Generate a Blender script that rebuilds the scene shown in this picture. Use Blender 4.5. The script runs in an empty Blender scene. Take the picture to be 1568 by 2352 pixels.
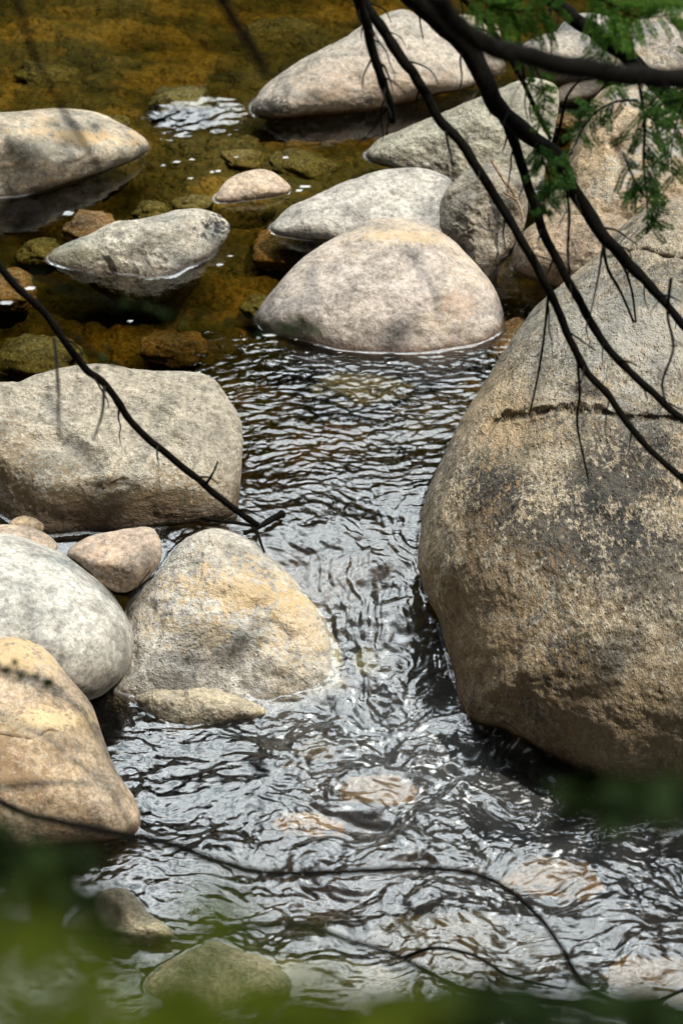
import bpy, math, random
import numpy as np
from mathutils import Vector
random.seed(7)
rng = np.random.default_rng(11)
S = bpy.context.scene
COL = S.collection

# ------------------------------------------------------------------ camera
PITCH = math.radians(33.0); DIST = 16.0
FWD = np.array([0, math.cos(PITCH), -math.sin(PITCH)])
RIGHT = np.array([1.0, 0, 0])
UP = np.array([0, math.sin(PITCH), math.cos(PITCH)])
CAM = -FWD * DIST
PW, PH = 1568.0, 2352.0                       # working pixels of the photograph
FPX = PH / 2 / math.tan(math.radians(8.0))
cd = bpy.data.cameras.new('camera')
cam = bpy.data.objects.new('camera', cd); COL.objects.link(cam)
cam.location = Vector(CAM); cam.rotation_euler = (math.radians(90) - PITCH, 0, 0)
cd.sensor_fit = 'VERTICAL'; cd.sensor_height = 36.0
cd.lens = 18.0 / math.tan(math.radians(8.0))
cd.clip_start = 0.1; cd.clip_end = 500
cd.dof.use_dof = True; cd.dof.focus_distance = 15.7; cd.dof.aperture_fstop = 3.2
S.camera = cam

# ------------------------------------------------------------------ light
SUN_DIR = Vector((0.44, -0.14, 0.88)).normalized()
elev = math.asin(SUN_DIR.z); azim = math.atan2(SUN_DIR.x, SUN_DIR.y)
W = bpy.data.worlds.new("World"); S.world = W; W.use_nodes = True
nt = W.node_tree; nt.nodes.clear()
out = nt.nodes.new('ShaderNodeOutputWorld')
sky = nt.nodes.new('ShaderNodeTexSky'); sky.sky_type = 'NISHITA'; sky.sun_disc = False
sky.sun_elevation = elev; sky.sun_rotation = azim; sky.air_density = 1.0; sky.dust_density = 2.0
bg = nt.nodes.new('ShaderNodeBackground'); bg.inputs[1].default_value = 0.055
nt.links.new(sky.outputs[0], bg.inputs[0])
tc = nt.nodes.new('ShaderNodeTexCoord')
nz = nt.nodes.new('ShaderNodeTexNoise'); nz.inputs['Scale'].default_value = 4.5; nz.inputs['Detail'].default_value = 6
nt.links.new(tc.outputs['Generated'], nz.inputs['Vector'])
rp = nt.nodes.new('ShaderNodeValToRGB')
rp.color_ramp.elements[0].position = 0.36; rp.color_ramp.elements[0].color = (0.20, 0.26, 0.28, 1)
rp.color_ramp.elements[1].position = 0.54; rp.color_ramp.elements[1].color = (0.93, 0.98, 0.98, 1)
nt.links.new(nz.outputs['Fac'], rp.inputs[0])
bg2 = nt.nodes.new('ShaderNodeBackground')
dt = nt.nodes.new('ShaderNodeVectorMath'); dt.operation = 'DOT_PRODUCT'; dt.inputs[1].default_value = (0.10, 0.515, 0.851)
nt.links.new(tc.outputs['Generated'], dt.inputs[0])
mr = nt.nodes.new('ShaderNodeMapRange'); mr.interpolation_type = 'SMOOTHSTEP'
mr.inputs['From Min'].default_value = 0.80; mr.inputs['From Max'].default_value = 0.93; mr.inputs['To Min'].default_value = 0.07; mr.inputs['To Max'].default_value = 8.8
nt.links.new(dt.outputs['Value'], mr.inputs['Value']); nt.links.new(mr.outputs[0], bg2.inputs[1])
nt.links.new(rp.outputs[0], bg2.inputs[0])
ad = nt.nodes.new('ShaderNodeAddShader')
nt.links.new(bg.outputs[0], ad.inputs[0]); nt.links.new(bg2.outputs[0], ad.inputs[1])
nt.links.new(ad.outputs[0], out.inputs[0])
sl = bpy.data.lights.new('sun', 'SUN'); sl.energy = 5.0; sl.angle = math.radians(1.0); sl.color = (1.0, 0.91, 0.77)
so = bpy.data.objects.new('sun', sl); COL.objects.link(so)
so.rotation_euler = (-SUN_DIR).to_track_quat('-Z', 'Y').to_euler()
S.view_settings.view_transform = 'Standard'; S.view_settings.look = 'None'
S.view_settings.exposure = 0.08; S.view_settings.gamma = 1.0
S.render.engine = 'CYCLES'
S.cycles.use_denoising = True; S.cycles.use_adaptive_sampling = False; S.cycles.max_bounces = 8; S.cycles.transparent_max_bounces = 12; S.cycles.sample_clamp_indirect = 4; S.cycles.sample_clamp_direct = 12

# ------------------------------------------------------------------ numpy noise
_perm = {}
def _p(seed):
    if seed not in _perm:
        r = np.random.default_rng(seed + 1000)
        p = r.permutation(256); g = r.normal(size=(256, 3)); g /= np.linalg.norm(g, axis=1)[:, None]
        _perm[seed] = (np.concatenate([p, p]), g.astype(np.float32))
    return _perm[seed]
def noise(x, y, z, seed=0):
    p, g = _p(seed)
    x = np.asarray(x, dtype=np.float32); y = np.asarray(y, dtype=np.float32); z = np.asarray(z, dtype=np.float32) + np.zeros_like(x)
    xi = np.floor(x).astype(np.int32); yi = np.floor(y).astype(np.int32); zi = np.floor(z).astype(np.int32)
    xf = x - xi; yf = y - yi; zf = z - zi
    xi &= 255; yi &= 255; zi &= 255
    u = xf*xf*xf*(xf*(xf*6-15)+10); v = yf*yf*yf*(yf*(yf*6-15)+10); w = zf*zf*zf*(zf*(zf*6-15)+10)
    def gr(a, b, c):
        h = p[p[p[(xi+a) & 255] + ((yi+b) & 255)] + ((zi+c) & 255)]
        G = g[h]
        return G[..., 0]*(xf-a) + G[..., 1]*(yf-b) + G[..., 2]*(zf-c)
    def L(a, b, t): return a + (b-a)*t
    r = L(L(L(gr(0,0,0), gr(1,0,0), u), L(gr(0,1,0), gr(1,1,0), u), v),
          L(L(gr(0,0,1), gr(1,0,1), u), L(gr(0,1,1), gr(1,1,1), u), v), w)
    return r * 1.5
def fbm(x, y, z, seed=0, o=4, gain=0.5):
    s = 0; a = 1.0; f = 1.0
    for k in range(o):
        s = s + a * noise(x*f, y*f, z*f, seed + k); a *= gain; f *= 2.03
    return s
def sstep(a, b, x):
    t = np.clip((x - a) / (b - a), 0, 1); return t*t*(3-2*t)

# ------------------------------------------------------------------ geometry of view: where a sight line meets the water
def ray(px, py):
    px = np.asarray(px, float); py = np.asarray(py, float)
    return FWD + RIGHT*((px-PW/2)/FPX)[..., None] + UP*((PH/2-py)/FPX)[..., None]
def water_base(x, y):
    drop = sstep(-0.02, -1.12, y + 0.10*np.sin(x*2.1))
    z = -0.33*drop - 0.02*np.clip(-y-1.1, 0, 6)
    # the tongue: a shallow trough down the middle of the chute
    xc = 0.28 - 0.22*np.clip(-y, -0.2, 1.4)*-1.0
    mid = sstep(0.35, -0.2, y) * sstep(-1.6, -0.7, y)
    z = z - 0.05*mid*np.exp(-((x-xc)/0.16)**2)
    return z
def bp_water(px, py):
    r = ray(px, py); z = np.zeros(np.shape(px))
    for k in range(25):
        t = (z - CAM[2]) / r[..., 2]
        P = CAM + r*t[..., None]
        z = 0.5*z + 0.5*water_base(P[..., 0], P[..., 1])
    t = (z - CAM[2]) / r[..., 2]
    return CAM + r*t[..., None], t
def bp_z(px, py, z):
    r = ray(px, py); t = (z - CAM[2]) / r[..., 2]
    return CAM + r*np.asarray(t)[..., None]
def at(px, py, t):
    return CAM + ray(px, py)*np.asarray(t, float)[..., None]

# ------------------------------------------------------------------ materials
class M:
    def __init__(s, name):
        s.m = bpy.data.materials.new(name); s.m.use_nodes = True; s.nt = s.m.node_tree; s.nt.nodes.clear()
        s.out = s.nt.nodes.new('ShaderNodeOutputMaterial')
    def n(s, t, **kw):
        nd = s.nt.nodes.new(t)
        for k, v in kw.items():
            if k.startswith('i_'): nd.inputs[k[2:].replace('_', ' ')].default_value = v
            else: setattr(nd, k, v)
        return nd
    def l(s, a, b): s.nt.links.new(a, b)
    def math(s, op, a, b=None, c=None, clamp=False):
        nd = s.nt.nodes.new('ShaderNodeMath'); nd.operation = op; nd.use_clamp = clamp
        for i, v in enumerate((a, b, c)):
            if v is None: continue
            if isinstance(v, (int, float)): nd.inputs[i].default_value = v
            else: s.l(v, nd.inputs[i])
        return nd.outputs[0]
    def noise(s, vec, scale, detail=4, rough=0.55, dist=0.0):
        nd = s.n('ShaderNodeTexNoise'); nd.inputs['Scale'].default_value = scale; nd.inputs['Detail'].default_value = detail
        nd.inputs['Roughness'].default_value = rough; nd.inputs['Distortion'].default_value = dist
        s.l(vec, nd.inputs['Vector']); return nd.outputs['Fac']
    def ramp(s, fac, stops):
        nd = s.n('ShaderNodeValToRGB'); e = nd.color_ramp.elements
        while len(e) < len(stops): e.new(0.5)
        for k, (p, c) in enumerate(stops):
            e[k].position = p
            e[k].color = (c, c, c, 1) if isinstance(c, (int, float)) else (*c, 1)
        s.l(fac, nd.inputs[0]); return nd.outputs[0]
    def mix(s, fac, a, b, mode='MIX'):
        nd = s.nt.nodes.new('ShaderNodeMix'); nd.data_type = 'RGBA'; nd.blend_type = mode
        for v, i in ((fac, 0), (a, 6), (b, 7)):
            if isinstance(v, tuple): nd.inputs[i].default_value = (*v, 1)
            elif isinstance(v, (int, float)): nd.inputs[i].default_value = v
            else: s.l(v, nd.inputs[i])
        return nd.outputs[2]
    def mapping(s, vec, rot=(0,0,0), scale=(1,1,1), loc=(0,0,0)):
        nd = s.n('ShaderNodeMapping'); nd.inputs['Rotation'].default_value = rot
        nd.inputs['Scale'].default_value = scale; nd.inputs['Location'].default_value = loc
        s.l(vec, nd.inputs['Vector']); return nd.outputs[0]

def rock_mat(name, c1, c2, dark=(0.06,0.055,0.05), dark_amt=0.35, fleck=(0.6,0.57,0.5), fleck_amt=0.3,
             lichen=None, lichen_amt=0.0, black=0.0, patches=(), pt=None, level=0.0, band=0.05, stain=(0.10,0.06,0.03), scale=1.0,
             aniso=(1,1,1), rot=(0,0,0), bump=1.0, pits=0.3, seed=0.0, rough=0.8, lichen_scale=3.0):
    c1 = tuple(x*0.84 for x in c1); c2 = tuple(x*0.84 for x in c2); fleck = tuple(x*0.9 for x in fleck)
    if lichen: lichen = tuple(x*0.85 for x in lichen)
    m = M(name)
    tc = m.n('ShaderNodeTexCoord')
    v0 = m.mapping(tc.outputs['Object'], loc=(seed*3.1, seed*1.7, seed*2.3))
    v = m.mapping(v0, rot=rot, scale=aniso)
    big = m.noise(v0, 2.2*scale, 5, 0.6)
    mid = m.noise(v, 14*scale, 5, 0.65)
    mid2 = m.noise(v, 38*scale, 4, 0.7)
    fine = m.noise(v, 60*scale, 3, 0.75)
    fine2 = m.noise(v, 110*scale, 2, 0.7)
    col = m.mix(m.ramp(big, [(0.35, 0.0), (0.65, 1.0)]), c1, c2)
    col = m.mix(m.ramp(mid, [(0.40, 0.8), (0.5, 0.0)]), col, tuple(x*0.62 for x in c1))
    col = m.mix(1.0, col, m.ramp(m.noise(v0, 5.5*scale, 5, 0.65, 0.6), [(0.36, 0.62), (0.52, 1.0), (0.66, 1.22)]), 'MULTIPLY')
    col = m.mix(1.0, col, m.ramp(mid2, [(0.30, 0.50), (0.5, 1.0), (0.68, 1.38)]), 'MULTIPLY')
    col = m.mix(m.math('MULTIPLY', m.ramp(fine, [(0.50, 0.0), (0.62, 1.0)]), fleck_amt), col, fleck)
    col = m.mix(m.math('MULTIPLY', m.ramp(fine2, [(0.34, 1.0), (0.43, 0.0)]), dark_amt*0.85), col, dark)
    if lichen:
        lm = m.math('MULTIPLY', m.ramp(m.noise(v0, lichen_scale*scale, 3, 0.5), [(0.5, 0.0), (0.62, 1.0)]),
                    m.ramp(m.noise(v, 24*scale, 5, 0.75), [(0.44, 0.0), (0.58, 1.0)]))
        col = m.mix(m.math('MULTIPLY', lm, lichen_amt), col, lichen)
    if black:
        bm = m.math('MULTIPLY', m.ramp(m.noise(v0, 1.6*scale, 3, 0.5), [(0.46, 0.0), (0.60, 1.0)]),
                    m.ramp(m.noise(v, 20*scale, 6, 0.8), [(0.46, 0.0), (0.56, 1.0)]))
        col = m.mix(m.math('MULTIPLY', bm, black), col, (0.035, 0.035, 0.035))
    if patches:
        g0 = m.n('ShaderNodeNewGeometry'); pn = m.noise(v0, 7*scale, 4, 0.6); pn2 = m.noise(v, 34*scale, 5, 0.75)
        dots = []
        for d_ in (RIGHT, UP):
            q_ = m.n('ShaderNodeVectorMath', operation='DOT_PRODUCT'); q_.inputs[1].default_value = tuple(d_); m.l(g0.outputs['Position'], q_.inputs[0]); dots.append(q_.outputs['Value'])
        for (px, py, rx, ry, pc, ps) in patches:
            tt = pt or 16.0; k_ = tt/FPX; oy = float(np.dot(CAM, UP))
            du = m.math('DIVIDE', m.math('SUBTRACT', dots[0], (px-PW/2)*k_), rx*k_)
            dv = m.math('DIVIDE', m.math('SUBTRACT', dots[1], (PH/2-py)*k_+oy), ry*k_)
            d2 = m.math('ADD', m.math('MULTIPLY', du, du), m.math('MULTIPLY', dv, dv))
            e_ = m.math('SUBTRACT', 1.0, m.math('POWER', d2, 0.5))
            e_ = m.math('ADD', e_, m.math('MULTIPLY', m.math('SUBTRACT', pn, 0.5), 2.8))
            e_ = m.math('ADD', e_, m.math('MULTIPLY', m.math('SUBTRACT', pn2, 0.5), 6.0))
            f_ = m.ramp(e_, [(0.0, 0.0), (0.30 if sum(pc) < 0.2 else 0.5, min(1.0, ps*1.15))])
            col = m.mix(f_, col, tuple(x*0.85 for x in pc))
    geo = m.n('ShaderNodeNewGeometry'); sx = m.n('ShaderNodeSeparateXYZ'); m.l(geo.outputs['Position'], sx.inputs[0])
    h = m.math('SUBTRACT', sx.outputs[2], level)
    h = m.math('SUBTRACT', h, m.math('MULTIPLY', m.math('SUBTRACT', m.noise(v0, 6, 5, 0.65), 0.5), band*2.0))
    wet = m.n('ShaderNodeMapRange'); wet.clamp = True
    wet.inputs['From Min'].default_value = band*1.1; wet.inputs['From Max'].default_value = band*0.1
    m.l(h, wet.inputs['Value'])
    wetf = wet.outputs[0]
    wcol = m.mix(0.82, col, m.mix(1.0, m.mix(0.35, col, stain), tuple(min(1, 0.10+s*1.7) for s in stain), 'MULTIPLY'))
    col = m.mix(wetf, col, wcol)
    sub = m.n('ShaderNodeMapRange'); sub.clamp = True; sub.inputs['From Min'].default_value = level-0.004; sub.inputs['From Max'].default_value = level-0.03
    m.l(sx.outputs[2], sub.inputs['Value'])
    if level > -1.5: col = m.mix(sub.outputs[0], col, m.mix(1.0, col, (0.20, 0.17, 0.09), 'MULTIPLY'))
    b = m.n('ShaderNodeBsdfPrincipled'); m.l(col, b.inputs['Base Color'])
    rr = m.mix(wetf, (rough,)*3, (0.35,)*3); m.l(rr, b.inputs['Roughness'])
    b.inputs['Specular IOR Level'].default_value = 0.35
    hgt = m.math('ADD', m.math('ADD', m.math('MULTIPLY', mid, 1.3), m.math('MULTIPLY', mid2, 0.8)), m.math('MULTIPLY', fine, 0.5))
    hgt = m.math('ADD', hgt, m.math('MULTIPLY', fine2, 0.3))
    if pits:
        vo = m.n('ShaderNodeTexVoronoi'); vo.inputs['Scale'].default_value = 30*scale; m.l(v, vo.inputs['Vector'])
        pk = m.math('MULTIPLY', m.ramp(vo.outputs['Distance'], [(0.0, 0.0), (0.22, 1.0)]), pits)
        hgt = m.math('ADD', hgt, pk)
    bp = m.n('ShaderNodeBump'); bp.inputs['Strength'].default_value = min(1.0, 0.7*bump); bp.inputs['Distance'].default_value = 0.016*bump
    m.l(hgt, bp.inputs['Height']); m.l(bp.outputs[0], b.inputs['Normal'])
    m.l(b.outputs[0], m.out.inputs[0])
    return m.m

# ------------------------------------------------------------------ helpers
def tag(o, label=None, cat=None, group=None, kind=None):
    if label: o['label'] = label
    if cat: o['category'] = cat
    if group: o['group'] = group
    if kind: o['kind'] = kind
    return o
def mesh_np(name, verts, quads, mat, smooth=True, parent=None, tris=None, loc=None):
    me = bpy.data.meshes.new(name)
    verts = np.asarray(verts, np.float32)
    if loc is not None: verts = verts - np.asarray(loc, np.float32)
    quads = np.asarray(quads, np.int32).reshape(-1, 4)
    nq = len(quads); loops = quads.ravel(); starts = np.arange(nq)*4; tot = np.full(nq, 4)
    if tris is not None and len(tris):
        tris = np.asarray(tris, np.int32).reshape(-1, 3)
        starts = np.concatenate([starts, nq*4 + np.arange(len(tris))*3]); tot = np.concatenate([tot, np.full(len(tris), 3)])
        loops = np.concatenate([loops, tris.ravel()])
    me.vertices.add(len(verts)); me.vertices.foreach_set('co', verts.ravel())
    me.loops.add(len(loops)); me.loops.foreach_set('vertex_index', loops.astype(np.int32))
    me.polygons.add(len(starts)); me.polygons.foreach_set('loop_start', starts.astype(np.int32))
    me.polygons.foreach_set('use_smooth', np.full(len(starts), smooth))
    me.update(calc_edges=True); me.validate()
    me.materials.append(mat)
    o = bpy.data.objects.new(name, me); COL.objects.link(o)
    if loc is not None: o.location = loc
    if parent: o.parent = parent
    return o
def catmull(pts, n=8, closed=False):
    P = np.asarray(pts, float); out = []
    N = len(P); seg = N if closed else N-1
    for i in range(seg):
        if closed: p0, p1, p2, p3 = P[(i-1) % N], P[i], P[(i+1) % N], P[(i+2) % N]
        else: p0, p1, p2, p3 = P[max(i-1,0)], P[i], P[i+1], P[min(i+2,N-1)]
        for k in range(n):
            t = k/n
            out.append(0.5*((2*p1)+(-p0+p2)*t+(2*p0-5*p1+4*p2-p3)*t*t+(-p0+3*p1-3*p2+p3)*t**3))
    if not closed: out.append(P[-1])
    return np.array(out)

# ------------------------------------------------------------------ rocks
CROSS = []        # where rocks cut the water surface
ROCKS = []; SURF = []
def rock(name, label, cat, sil, wat, T, lean, mat, n=2.2, res=(260, 90), back=0.8, rough=1.0, seed=0, centre=None,
         anchor=None, grad=(0, 0), cuts=(), cracks=(), k=0.03, big=0.05, group=None, cross=True, sink=None, lo=0.0, chips=1.0):
    """sil: the dry outline, wat: the line where water meets it (working pixels), T: thickness towards the viewer in metres"""
    poly = list(sil) + list(wat)
    flags = [0]*len(sil) + [1]*len(wat)
    dense = []; df = []
    sm = catmull(poly, 6, closed=True)
    for i in range(len(poly)):
        f = flags[i] and flags[(i+1) % len(poly)]
        for q in range(6): dense.append(sm[i*6+q]); df.append(f)
    dense = np.array(dense); df = np.array(df)
    if wat:
        e1, e2 = np.array(wat[0], float), np.array(wat[-1], float)
        _, t1 = bp_water(e1[0], e1[1]); _, t2 = bp_water(e2[0], e2[1])
    if centre is None: centre = (dense[:, 0].min()*0.5+dense[:, 0].max()*0.5, dense[:, 1].mean())
    cx, cy = centre
    mpp = 16.0/FPX
    if wat:
        dx = e2[0]-e1[0]
        ax = (t2-t1)/dx; sl = (e2[1]-e1[1])/dx; o0 = e1; ta = t1
    else:
        ax = grad[0]*mpp; sl = 0.0; o0 = np.array(anchor[:2], float)
        r = ray(anchor[0], anchor[1]); ta = (anchor[2]-CAM[2])/r[2]
    if wat: ta += 0.16*T if sink is None else sink
    rk = 0.4*(dense[:, 1].max()-dense[:, 1].min())
    def plane(px, py):                   # the rim leans back above the water line
        up = (o0[1] + sl*(px-o0[0])) - py
        soft = 0.5*(up + np.sqrt(up*up + rk*rk)) - 0.5*rk
        dn = 0.5*(-up + np.sqrt(up*up + rk*rk)) - 0.5*rk
        return ta + ax*(px-o0[0]) + lean*mpp*soft - lo*mpp*dn
    nth, nph = res
    th = np.linspace(0, 2*np.pi, nth, endpoint=False)
    dirs = np.stack([np.cos(th), np.sin(th)], 1)
    # farthest crossing of each ray with the outline
    A = dense - np.array([cx, cy]); B = np.roll(A, -1, axis=0); E = B - A
    R = np.zeros(nth); fl = np.zeros(nth)
    for j in range(nth):
        d = dirs[j]; den = d[0]*E[:, 1] - d[1]*E[:, 0]; den = np.where(abs(den) < 1e-9, 1e-9, den)
        s = (A[:, 0]*E[:, 1] - A[:, 1]*E[:, 0])/den; u = (A[:, 0]*d[1] - A[:, 1]*d[0])/den
        ok = (u >= -1e-6) & (u <= 1+1e-6) & (s > 0)
        if ok.any():
            idx = np.where(ok)[0]; b = idx[np.argmax(s[idx])]; R[j] = s[b]; fl[j] = df[b]
        else: R[j] = R[j-1] if j else 10
    # under water the body goes on
    if wat:
        wpx = cx + dirs[:, 0]*R; wpy = cy + dirs[:, 1]*R
        _, tw = bp_water(wpx, wpy)
        q = plane(wpx, wpy) - tw
        q = np.where(fl > 0, np.clip(q, 0, None), 0)
        T = max(T, 1.10*q.max())
        R2 = R/np.power(np.clip(1-np.power(q/T, n), 0.12, 1), 1/n)
        R2 = np.minimum(R2, R*2.2)
        ker = np.hanning(11)[1:-1]; ker /= ker.sum()
        R = sum(ker[i]*np.roll(R2, i-4) for i in range(9))
    # mesh: pole facing viewer, rings out to the rim, rings back to the far pole
    ph = (np.arange(nph)+0.5)/nph
    s_front = np.sin(ph*np.pi/2)
    nb = max(12, nph//4); s_back = np.cos((np.arange(nb)+0.5)/nb*np.pi/2)
    sf = np.concatenate([s_front, [1.0], s_back]); side = np.concatenate([np.ones(nph), [0], -np.ones(nb)*back])
    SS = sf[:, None]*np.ones(nth)[None]; 
    px = cx + SS*(R*dirs[:, 0])[None]; py = cy + SS*(R*dirs[:, 1])[None]
    w = side[:, None]*T*np.power(np.clip(1-SS**n, 0, 1), 1/n)
    t = plane(px, py) - w
    def raise_cut(t, px, py):
        for c in cuts:                   # flat facets: (px, py, depth below the round surface, world normal)
            cpx, cpy, dep, nrm = c
            nrm = np.array(nrm, float); nrm /= np.linalg.norm(nrm)
            i = np.argmin((px[:nph]-cpx)**2 + (py[:nph]-cpy)**2)
            tp = t.ravel()[i] + dep
            P0 = at(cpx, cpy, tp)
            rr = ray(px, py); den = rr @ nrm
            tc_ = ((P0-CAM) @ nrm)/np.where(np.abs(den) < 1e-4, -1e-4, den)
            tc_ = np.where(den < -0.02, tc_, -1e3)
            d = np.maximum(t-tc_, -10)
            t = np.where(side[:, None] > 0, np.maximum(t, tc_) + k*np.exp(-np.abs(d)/k)*0.5, t)
        return t
    t = raise_cut(t, px, py)
    for pts, wd, dp in cracks:
        pl = catmull(pts, 10)
        D = np.full(px.shape, 1e9)
        for a, b in zip(pl[:-1], pl[1:]):
            ab = b-a; L2 = (ab**2).sum()
            uu = np.clip(((px-a[0])*ab[0]+(py-a[1])*ab[1])/L2, 0, 1)
            D = np.minimum(D, np.hypot(px-a[0]-uu*ab[0], py-a[1]-uu*ab[1]))
        D = D + 2.5*noise(px*0.05, py*0.05, 0*px, 77)
        t = t + np.where(side[:, None] > 0, dp*np.clip(0.75+0.9*noise(px*0.03, py*0.03, 0*px, 78), 0.1, 2)*np.exp(-(D/wd)**2), 0)
    P = CAM + ray(px, py)*t[..., None]
    # displacement along the surface normal
    du = np.roll(P, -1, 1) - np.roll(P, 1, 1); dv = np.gradient(P, axis=0)
    N = np.cross(dv, du); N /= np.linalg.norm(N, axis=2)[..., None]+1e-9
    c3 = P.mean((0, 1))
    if ((N*(P-c3)).sum(2)).mean() < 0: N = -N
    size = max(R.mean()*mpp, 0.03)
    x, y, z = P[..., 0], P[..., 1], P[..., 2]
    f = 1.0/size
    dis = big*size*fbm(x*f*0.9, y*f*0.9, z*f*0.9, seed*13+1, 3)
    dis += 0.018*size**0.5*rough*fbm(x*6, y*6, z*6, seed*13+5, 4)*0.8
    dis -= chips*0.10*size*min(rough, 1.4)*np.clip(fbm(x*f*1.9+5, y*f*1.9, z*f*1.9, seed*13+17, 3)-0.22, 0, 0.5)
    dis -= chips*0.012*rough*np.clip(fbm(x*9+5, y*9, z*9, seed*13+21, 3)-0.35, 0, 0.5)
    dis += 0.0022*rough*fbm(x*45, y*45, z*45, seed*13+9, 2)
    edge = 0.35+0.65*np.sqrt(np.clip(1-SS**4, 0, 1))
    P = P + N*(dis*edge)[..., None]
    rows = len(sf)
    verts = P.reshape(-1, 3)
    # poles
    t_f = float(t[0].mean()); pf = at(cx, cy, t_f); pf = P[0].mean(0); pb = P[-1].mean(0)
    verts = np.vstack([verts, pf, pb])
    I = np.arange(rows*nth).reshape(rows, nth); J = np.roll(I, -1, 1)
    quads = np.stack([I[:-1], I[1:], J[1:], J[:-1]], -1).reshape(-1, 4)
    tr = np.vstack([np.stack([np.full(nth, rows*nth), I[0], J[0]], 1), np.stack([np.full(nth, rows*nth+1), J[-1], I[-1]], 1)])
    base = np.array([verts[:, 0].mean(), verts[:, 1].mean(), verts[:, 2].min()])
    o = mesh_np(name, verts, quads, mat, True, None, tr, base)
    tag(o, label, cat, group)
    if cross:
        H = P[..., 2] - water_base(P[..., 0], P[..., 1])
        for ax_ in (0, 1):
            Q = np.roll(P, -1, ax_); HQ = np.roll(H, -1, ax_)
            m_ = (H*HQ < 0)
            if ax_ == 0: m_[-1] = False
            a = P[m_]; b = Q[m_]; fa = (H[m_]/(H[m_]-HQ[m_]))[:, None]
            CROSS.append((a+(b-a)*fa)[:, :2])
    ROCKS.append(o); SURF.append((px[:nph].ravel(), py[:nph].ravel(), P[:nph].reshape(-1, 3)))
    return o

GREY = (0.37, 0.34, 0.29); PALE = (0.43, 0.41, 0.37); TAN = (0.40, 0.31, 0.20); BROWN = (0.27, 0.20, 0.125)
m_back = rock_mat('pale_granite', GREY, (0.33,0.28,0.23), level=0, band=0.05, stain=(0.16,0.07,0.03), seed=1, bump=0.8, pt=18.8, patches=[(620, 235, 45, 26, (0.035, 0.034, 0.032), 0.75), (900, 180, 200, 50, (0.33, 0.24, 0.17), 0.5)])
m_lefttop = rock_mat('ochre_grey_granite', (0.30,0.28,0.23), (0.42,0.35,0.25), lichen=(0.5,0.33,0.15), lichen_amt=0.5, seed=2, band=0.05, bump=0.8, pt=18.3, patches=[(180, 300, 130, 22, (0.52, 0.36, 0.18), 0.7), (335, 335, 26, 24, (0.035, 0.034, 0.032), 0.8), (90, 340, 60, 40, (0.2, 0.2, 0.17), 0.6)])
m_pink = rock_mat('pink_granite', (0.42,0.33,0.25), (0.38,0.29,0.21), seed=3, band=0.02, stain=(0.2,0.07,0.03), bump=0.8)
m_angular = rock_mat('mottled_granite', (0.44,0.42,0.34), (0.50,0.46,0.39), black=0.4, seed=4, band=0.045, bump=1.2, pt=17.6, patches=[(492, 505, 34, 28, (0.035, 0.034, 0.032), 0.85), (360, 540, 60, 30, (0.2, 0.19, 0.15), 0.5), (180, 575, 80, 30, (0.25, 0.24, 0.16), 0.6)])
m_flat = rock_mat('white_granite', (0.44,0.42,0.38), (0.38,0.36,0.33), black=0.3, seed=5, band=0.035, stain=(0.12,0.11,0.10))
m_slab = rock_mat('grey_olive_granite', (0.34,0.33,0.26), (0.28,0.26,0.19), seed=6, band=0.03, bump=1.2)
m_wedge = rock_mat('brownish_granite', (0.38,0.34,0.27), (0.30,0.26,0.20), seed=7, band=0.04, bump=1.2)
m_dome = rock_mat('rosy_granite', (0.41,0.36,0.32), (0.36,0.31,0.27), lichen=(0.5,0.38,0.22), lichen_amt=0.35, seed=8, band=0.04, stain=(0.18,0.10,0.06), dark_amt=0.5, bump=0.8, pt=17, patches=[(930, 520, 110, 22, (0.5, 0.37, 0.2), 0.5), (1070, 690, 50, 30, (0.4, 0.27, 0.18), 0.4)])
m_giant = rock_mat('streaked_rough_granite', (0.38,0.31,0.21), (0.31,0.26,0.18), lichen=(0.50,0.36,0.20), lichen_amt=0.55, black=0.85, level=-0.33, band=0.07,
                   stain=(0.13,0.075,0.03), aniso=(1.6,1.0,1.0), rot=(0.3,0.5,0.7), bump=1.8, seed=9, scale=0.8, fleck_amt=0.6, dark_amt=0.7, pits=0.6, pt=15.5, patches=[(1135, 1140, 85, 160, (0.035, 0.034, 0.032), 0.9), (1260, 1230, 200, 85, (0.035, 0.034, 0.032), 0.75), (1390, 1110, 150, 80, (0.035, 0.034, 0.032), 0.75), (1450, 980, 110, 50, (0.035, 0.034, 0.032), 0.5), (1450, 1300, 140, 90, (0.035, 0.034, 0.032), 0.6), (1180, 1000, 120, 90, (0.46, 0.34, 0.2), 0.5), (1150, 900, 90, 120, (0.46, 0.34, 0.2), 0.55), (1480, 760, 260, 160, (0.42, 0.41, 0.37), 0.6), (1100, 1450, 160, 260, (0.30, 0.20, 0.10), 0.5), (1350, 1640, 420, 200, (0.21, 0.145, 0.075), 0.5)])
m_tan = rock_mat('tan_lichen_granite', (0.46,0.34,0.20), (0.38,0.30,0.20), lichen=(0.40,0.42,0.40), lichen_amt=0.8, seed=10, band=0.05, bump=1.4, stain=(0.2,0.1,0.04))
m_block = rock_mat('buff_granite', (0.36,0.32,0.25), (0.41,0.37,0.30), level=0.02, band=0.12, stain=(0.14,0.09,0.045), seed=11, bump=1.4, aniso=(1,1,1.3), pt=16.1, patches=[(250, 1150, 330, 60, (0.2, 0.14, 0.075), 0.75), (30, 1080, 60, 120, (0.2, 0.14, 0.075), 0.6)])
m_smooth = rock_mat('smooth_grey_granite', (0.38,0.38,0.35), (0.42,0.40,0.36), level=-0.4, dark_amt=0.6, fleck_amt=0.12, pits=0.2, seed=12, bump=0.5)
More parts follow.
